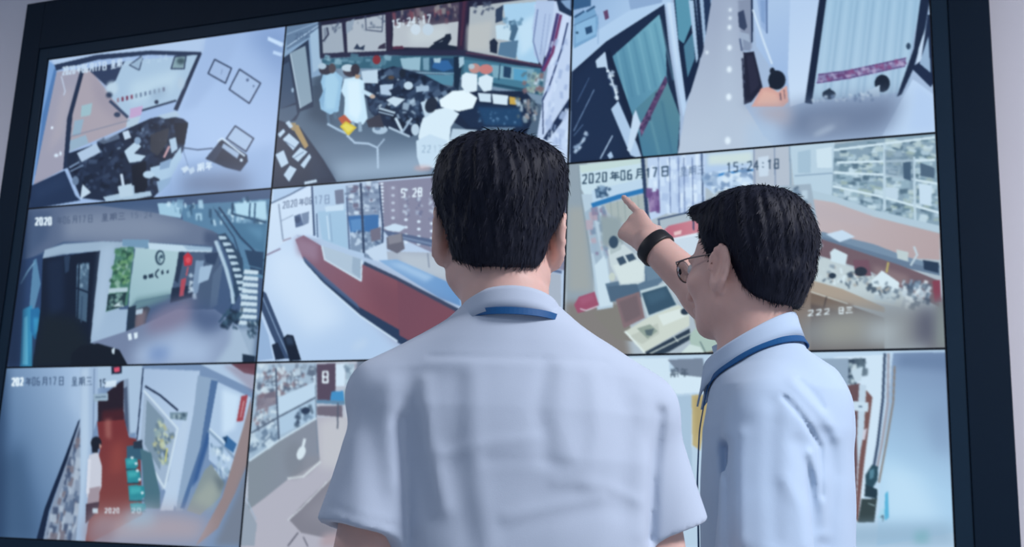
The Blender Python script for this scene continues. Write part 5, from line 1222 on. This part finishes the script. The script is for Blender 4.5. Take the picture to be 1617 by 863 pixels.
c1 = collar_mesh('collar', (.020, -.020), YAW1 * .5, .0615, 1.499, 1.458, .033, .050, .011, M_shirt1, man1, kk=1.3, tip=.015)
eyes(man1, HC1, np.eye(3))
LZ = []
for th in np.linspace(-125, 125, 60):
    t = math.radians(th); k = (1 - math.cos(t)) / 2; r_ = .0742 - .008 * min(1, k / .5)
    LZ.append((.0235 + r_ * math.sin(t), -.0205 - r_ * math.cos(t), 1.4630 - .004 * k - .05 * max(0, k - .6)))
CH = [(.034 - .02, .13, 1.16), (.034 - .025, .13, 1.22), (.034 - .03, .13, 1.28), (.034 - .038, .12, 1.34), (.030 - .046, .10, 1.39)]
CH, _n = project(torso1, CH, .006)
CR = [(.064 - x, y, z) for x, y, z in CH[::-1]]
CR, _n = project(torso1, CR, .006)
ribbon('lanyard', torso1, list(CH) + LZ + list(CR), .0095, .0016, M_lany, man1, n=170, center=(.020, -.020))
badge(man1, (.034, .136, 1.10), np.eye(3))

# =========================================================== man pointing, pale blue shirt, glasses
A2 = math.atan2(0.16296224, 0.98663231)
O2 = np.array([3.37580, -1.78773, 0])
man2 = empty('person', tuple(O2), A2)
tag(man2, 'man with glasses in a pale blue shirt pointing at the screens, black watch', 'person')
S2 = np.array([math.cos(A2), math.sin(A2), 0]); N2 = np.array([-math.sin(A2), math.cos(A2), 0])
def loc2(P):
    d = np.array(P) - O2
    return v3(d @ S2, d @ N2, d[2])
PHI = math.radians(55); RH2 = rotz(PHI)
HC2 = v3(-.014, 0, 1.634)
def head2(p): return head((p - HC2) @ RH2, v3(-.002, -.018, -.165), .054)
BY = math.radians(84); RB2 = rotz(BY)                       # he stands turned to the left
E2 = loc2(at(1162, 512, 2.17)); W2 = loc2(at(1028, 384, 2.30)); F2 = loc2(at(968, 326, 2.43))
SR2 = v3(.055, .150, 1.375)
SLL2 = ((.014, -.168, 1.352), (.010, -.200, 1.120))
def arm2r(p):
    d = sphere_cone(p, SR2, E2, .047, .044)
    d = smin(d, sphere_cone(p, E2, E2 + (W2 - E2) * .35, .043, .043), .02)
    return smin(d, sphere_cone(p, E2 + (W2 - E2) * .3, W2, .043, .0315), .02)
FD2 = (F2 - W2) / np.linalg.norm(F2 - W2)
VW2 = loc2(CAM) - W2; VW2 /= np.linalg.norm(VW2)
TH2 = np.cross(FD2, VW2); TH2 /= np.linalg.norm(TH2)
if TH2[2] < 0: TH2 = -TH2
def hand2(p):
    c = [(.35, .45, .3), (.03, .06, .06), (.95, 1.15, .7), (1.05, 1.2, .7), (1.1, 1.2, .7)]
    return hand(p, W2 + FD2 * .004, FD2, -VW2, TH2, .5, c, .97, (.80, .10, .55))
def arm2l(p):
    d = sphere_cone(p, (.014, -.168, 1.35), (.010, -.200, 1.06), .046, .043)
    d = smin(d, sphere_cone(p, (.010, -.200, 1.06), (-.055, -.195, .84), .042, .029), .02)
    c = [(.3, .3, .2), (.25, .35, .25), (.3, .4, .3), (.35, .45, .3), (.4, .45, .3)]
    return smin(d, hand(p, (-.055, -.195, .838), (-.2, 0, -1), (0, 1, 0), (-1, 0, 0), .6, c), .012)
TOR2 = [(.90, .030, 0, .158, .112), (1.05, .032, 0, .164, .114), (1.18, .033, 0, .172, .116), (1.28, .034, 0, .180, .118), (1.36, .036, .0, .182, .116),
        (1.42, .036, 0, .155, .106), (1.46, .030, 0, .105, .096), (1.495, .010, -.004, .072, .075), (1.53, .002, -.006, .062, .064)]
def torso2(p, sh=0.0):
    K = [(z, x, y, a - sh, b - sh) for z, x, y, a, b in TOR2]
    d = loft(p, K, BY)
    for s, e in ((-1, v3(.020, -.160, 1.376)), (1, SR2)):
        d = smin(d, sphere_cone(p, (.034, s * .060, 1.448), e, .044 - sh, .056 - sh), .035)
    return smin(d, sphere_cone(p, (.066, -.05, 1.40), (.075, .06, 1.40), .070 - sh, .070 - sh), .04)
def body2(p):
    d = head2(p)
    d = smin(d, torso2(p, .016), .02)
    d = smin(d, arm2r(p), .02); d = smin(d, hand2(p), .012); d = smin(d, arm2l(p), .02)
    return smin(d, legs_fn(.03, 0, BY, .10, .90, -.012)(p), .02)
FOLD2 = []
def px2(x, y, n=-.2):
    d = ray(x, y); o = O2 + N2 * n
    P = CAM + d * (((o - CAM) @ N2) / (d @ N2))
    return float((P - o) @ S2), float(P[2])
def _g2(amp, w, *px, n=-.2):
    xy = []
    for x, y in zip(px[0::2], px[1::2]): xy += list(px2(x, y, n))
    FOLD2.append((amp, w, *xy))
_g2(-.0045, .0045, 1238, 628, 1268, 660, 1298, 700, 1302, 780)               # armhole seam
_g2(.0035, .010, 1250, 615, 1290, 650, 1316, 690, n=-.1)
_g2(-.0040, .009, 1262, 610, 1296, 648, n=-.1)
_g2(-.0025, .009, 1278, 550, 1300, 572, 1318, 598, n=-.05)
_g2(-.0035, .012, 1258, 700, 1278, 748, 1298, 830)
_g2(.0045, .010, 1282, 716, 1298, 760, 1304, 840)
_g2(-.0050, .014, 1306, 690, 1314, 750, 1302, 860, n=-.1)
_g2(-.0090, .009, 1146, 700, 1152, 770, 1152, 862, n=-.2)
_g2(.0040, .014, 1170, 690, 1165, 760, 1168, 850)
_g2(-.0035, .014, 1222, 640, 1218, 740, 1224, 850)
_g2(.0030, .012, 1240, 760, 1262, 800, 1268, 860)
def sleeve_r2(p):
    u = (E2 - SR2) / np.linalg.norm(E2 - SR2); L = np.linalg.norm(E2 - SR2) * .88
    b = SR2 + u * L
    return sleeve(p, SR2, b, .062, .060, .052)
def shirt2(p):
    d = torso2(p)
    d = smax(d, p[:, 2] - 1.512 - .35 * (p[:, 0] - .06), .004)
    d = smin(d, sleeve(p, SLL2[0], SLL2[1], .058, .072, .056), .012)
    d = smin(d, sleeve_r2(p), .02)
    d = smax(d, .86 - p[:, 2], .004)
    return d - 1.25 * grooves(p, .02, FOLD2) - .0016 * wob(p, 34, 15) - .0006 * wob(p, 85, 16)
surf_obj('body', body2, (-.46, -.28, .04), (.22, .80, 2.02), .0042, M_skin, man2)
def hair2(p): return hair((p - HC2) @ RH2, .0150, 7, True)
Vh, Fh = surface(hair2, (-.15, -.15, 1.52), (.15, .15, 1.82), .0032)
h2 = link('hair', mesh_np('hair', Vh, Fh), M_hair, man2, smooth=True)
strands('hair_strands', hair2, Vh, Fh, HC2 + RH2 @ v3(.012, -.045, .13), 7000, 5, M_hair, h2, .008, .017, .08)
surf_obj('shirt', shirt2, (-.22, -.28, .84), (.24, .50, 1.54), .0042, M_shirt2, man2)
surf_obj('trousers', legs_fn(.03, 0, BY, .10, .90), (-.18, -.24, .04), (.22, .24, 1.04), .010, M_trouser, man2)
for s in (-1, 1): surf_obj('shoe', shoe_fn(.03, 0, BY, s, .10), (-.26, -.2, -.006), (.16, .2, .12), .007, M_shoe, man2)
collar_mesh('collar', (-.003, -.008), BY, .069, 1.554, 1.470, .040, .052, .014, M_shirt2, man2, tip=.02)
eyes(man2, HC2, RH2)
LZ = []
for th in np.linspace(-150, 150, 60):
    t = math.radians(th); k = (1 - math.cos(t)) / 2
    q = RB2 @ v3(.086 * math.sin(t), -.086 * math.cos(t), 0)
    LZ.append((-.003 + q[0], -.008 + q[1], 1.508 - .088 * k))
def fr2(x, y, z):
    q = RB2 @ v3(x, y, 0); return (.034 + q[0], q[1], z)
path = [fr2(-.02, .13, 1.16), fr2(-.03, .13, 1.25), fr2(-.052, .12, 1.37)] + LZ + [fr2(.052, .12, 1.37), fr2(.03, .13, 1.25), fr2(.02, .13, 1.16)]
ribbon('lanyard', torso2, path, .013, .0016, M_lany, man2, off=.0035, n=170)
badge(man2, fr2(0, .132, 1.10), RB2)

# glasses
gl = MB(); hp = lambda x, y, z: HC2 + RH2 @ v3(x, y, z)
for s in (-1, 1):
    gl.tube([hp(s * (.034 + .024 * math.cos(a)), .108 - .012 * (.034 + .024 * math.cos(a)) / .06, .000 + .018 * math.sin(a)) for a in np.linspace(0, 2 * math.pi, 28, endpoint=False)], .0011, 6, closed=True)
    gl.tube([hp(s * .057, .098, .008), hp(s * .066, .092, .009), hp(s * .076, .060, .009), hp(s * .081, .010, .008), hp(s * .081, -.006, .004), hp(s * .080, -.016, -.012)], .0013, 6)
gl.tube([hp(-.011, .107, .004), hp(0, .111, .007), hp(.011, .107, .004)], .0011, 6)
gl.build('glasses', M_gold, man2, smooth=True)
for s in (-1, 1):
    V = [hp(s * .034, .1065 - .012 * .034 / .06, 0)] + [hp(s * (.034 + .023 * math.cos(a)), .1065 - .012 * (.034 + .023 * math.cos(a)) / .06, .017 * math.sin(a)) for a in np.linspace(0, 2 * math.pi, 28, endpoint=False)]
    V2 = [v + RH2 @ v3(0, .0015, 0) for v in V]; n = len(V)
    F = [(0, 1 + i, 1 + (i + 1) % (n - 1)) for i in range(n - 1)] + [(n, n + 1 + (i + 1) % (n - 1), n + 1 + i) for i in range(n - 1)] + [(1 + i, n + 1 + i, n + 1 + (i + 1) % (n - 1), 1 + (i + 1) % (n - 1)) for i in range(n - 1)]
    link('lens', mesh_py('lens', V + V2, F), M_glass, man2)
# watch
u = (W2 - E2) / np.linalg.norm(W2 - E2); wc = W2 - u * .014
e1 = np.cross(u, VW2); e1 /= np.linalg.norm(e1); e2 = np.cross(u, e1)
V = []; F = []; n = 40; prof = [(-.013, .0335), (-.013, .0375), (-.010, .0388), (.010, .0380), (.013, .0368), (.013, .0325)]
for i in range(n):
    a = 2 * math.pi * i / n
    for t, r_ in prof: V.append(wc + u * t + (r_ + .0005) * (math.cos(a) * e1 + math.sin(a) * e2 * .94))
for i in range(n):
    for k in range(6):
        F.append((i * 6 + k, i * 6 + (k + 1) % 6, ((i + 1) % n) * 6 + (k + 1) % 6, ((i + 1) % n) * 6 + k))
wb = link('wristwatch', mesh_py('wristwatch', V, F), M_watch, man2, smooth=True)
ax = -e2 if (-e2) @ VW2 < 0 else e2
MB().tube([wc + ax * .036, wc + ax * .047], [.019, .0175], 24).build('watch_case', M_watch, wb, smooth=False)
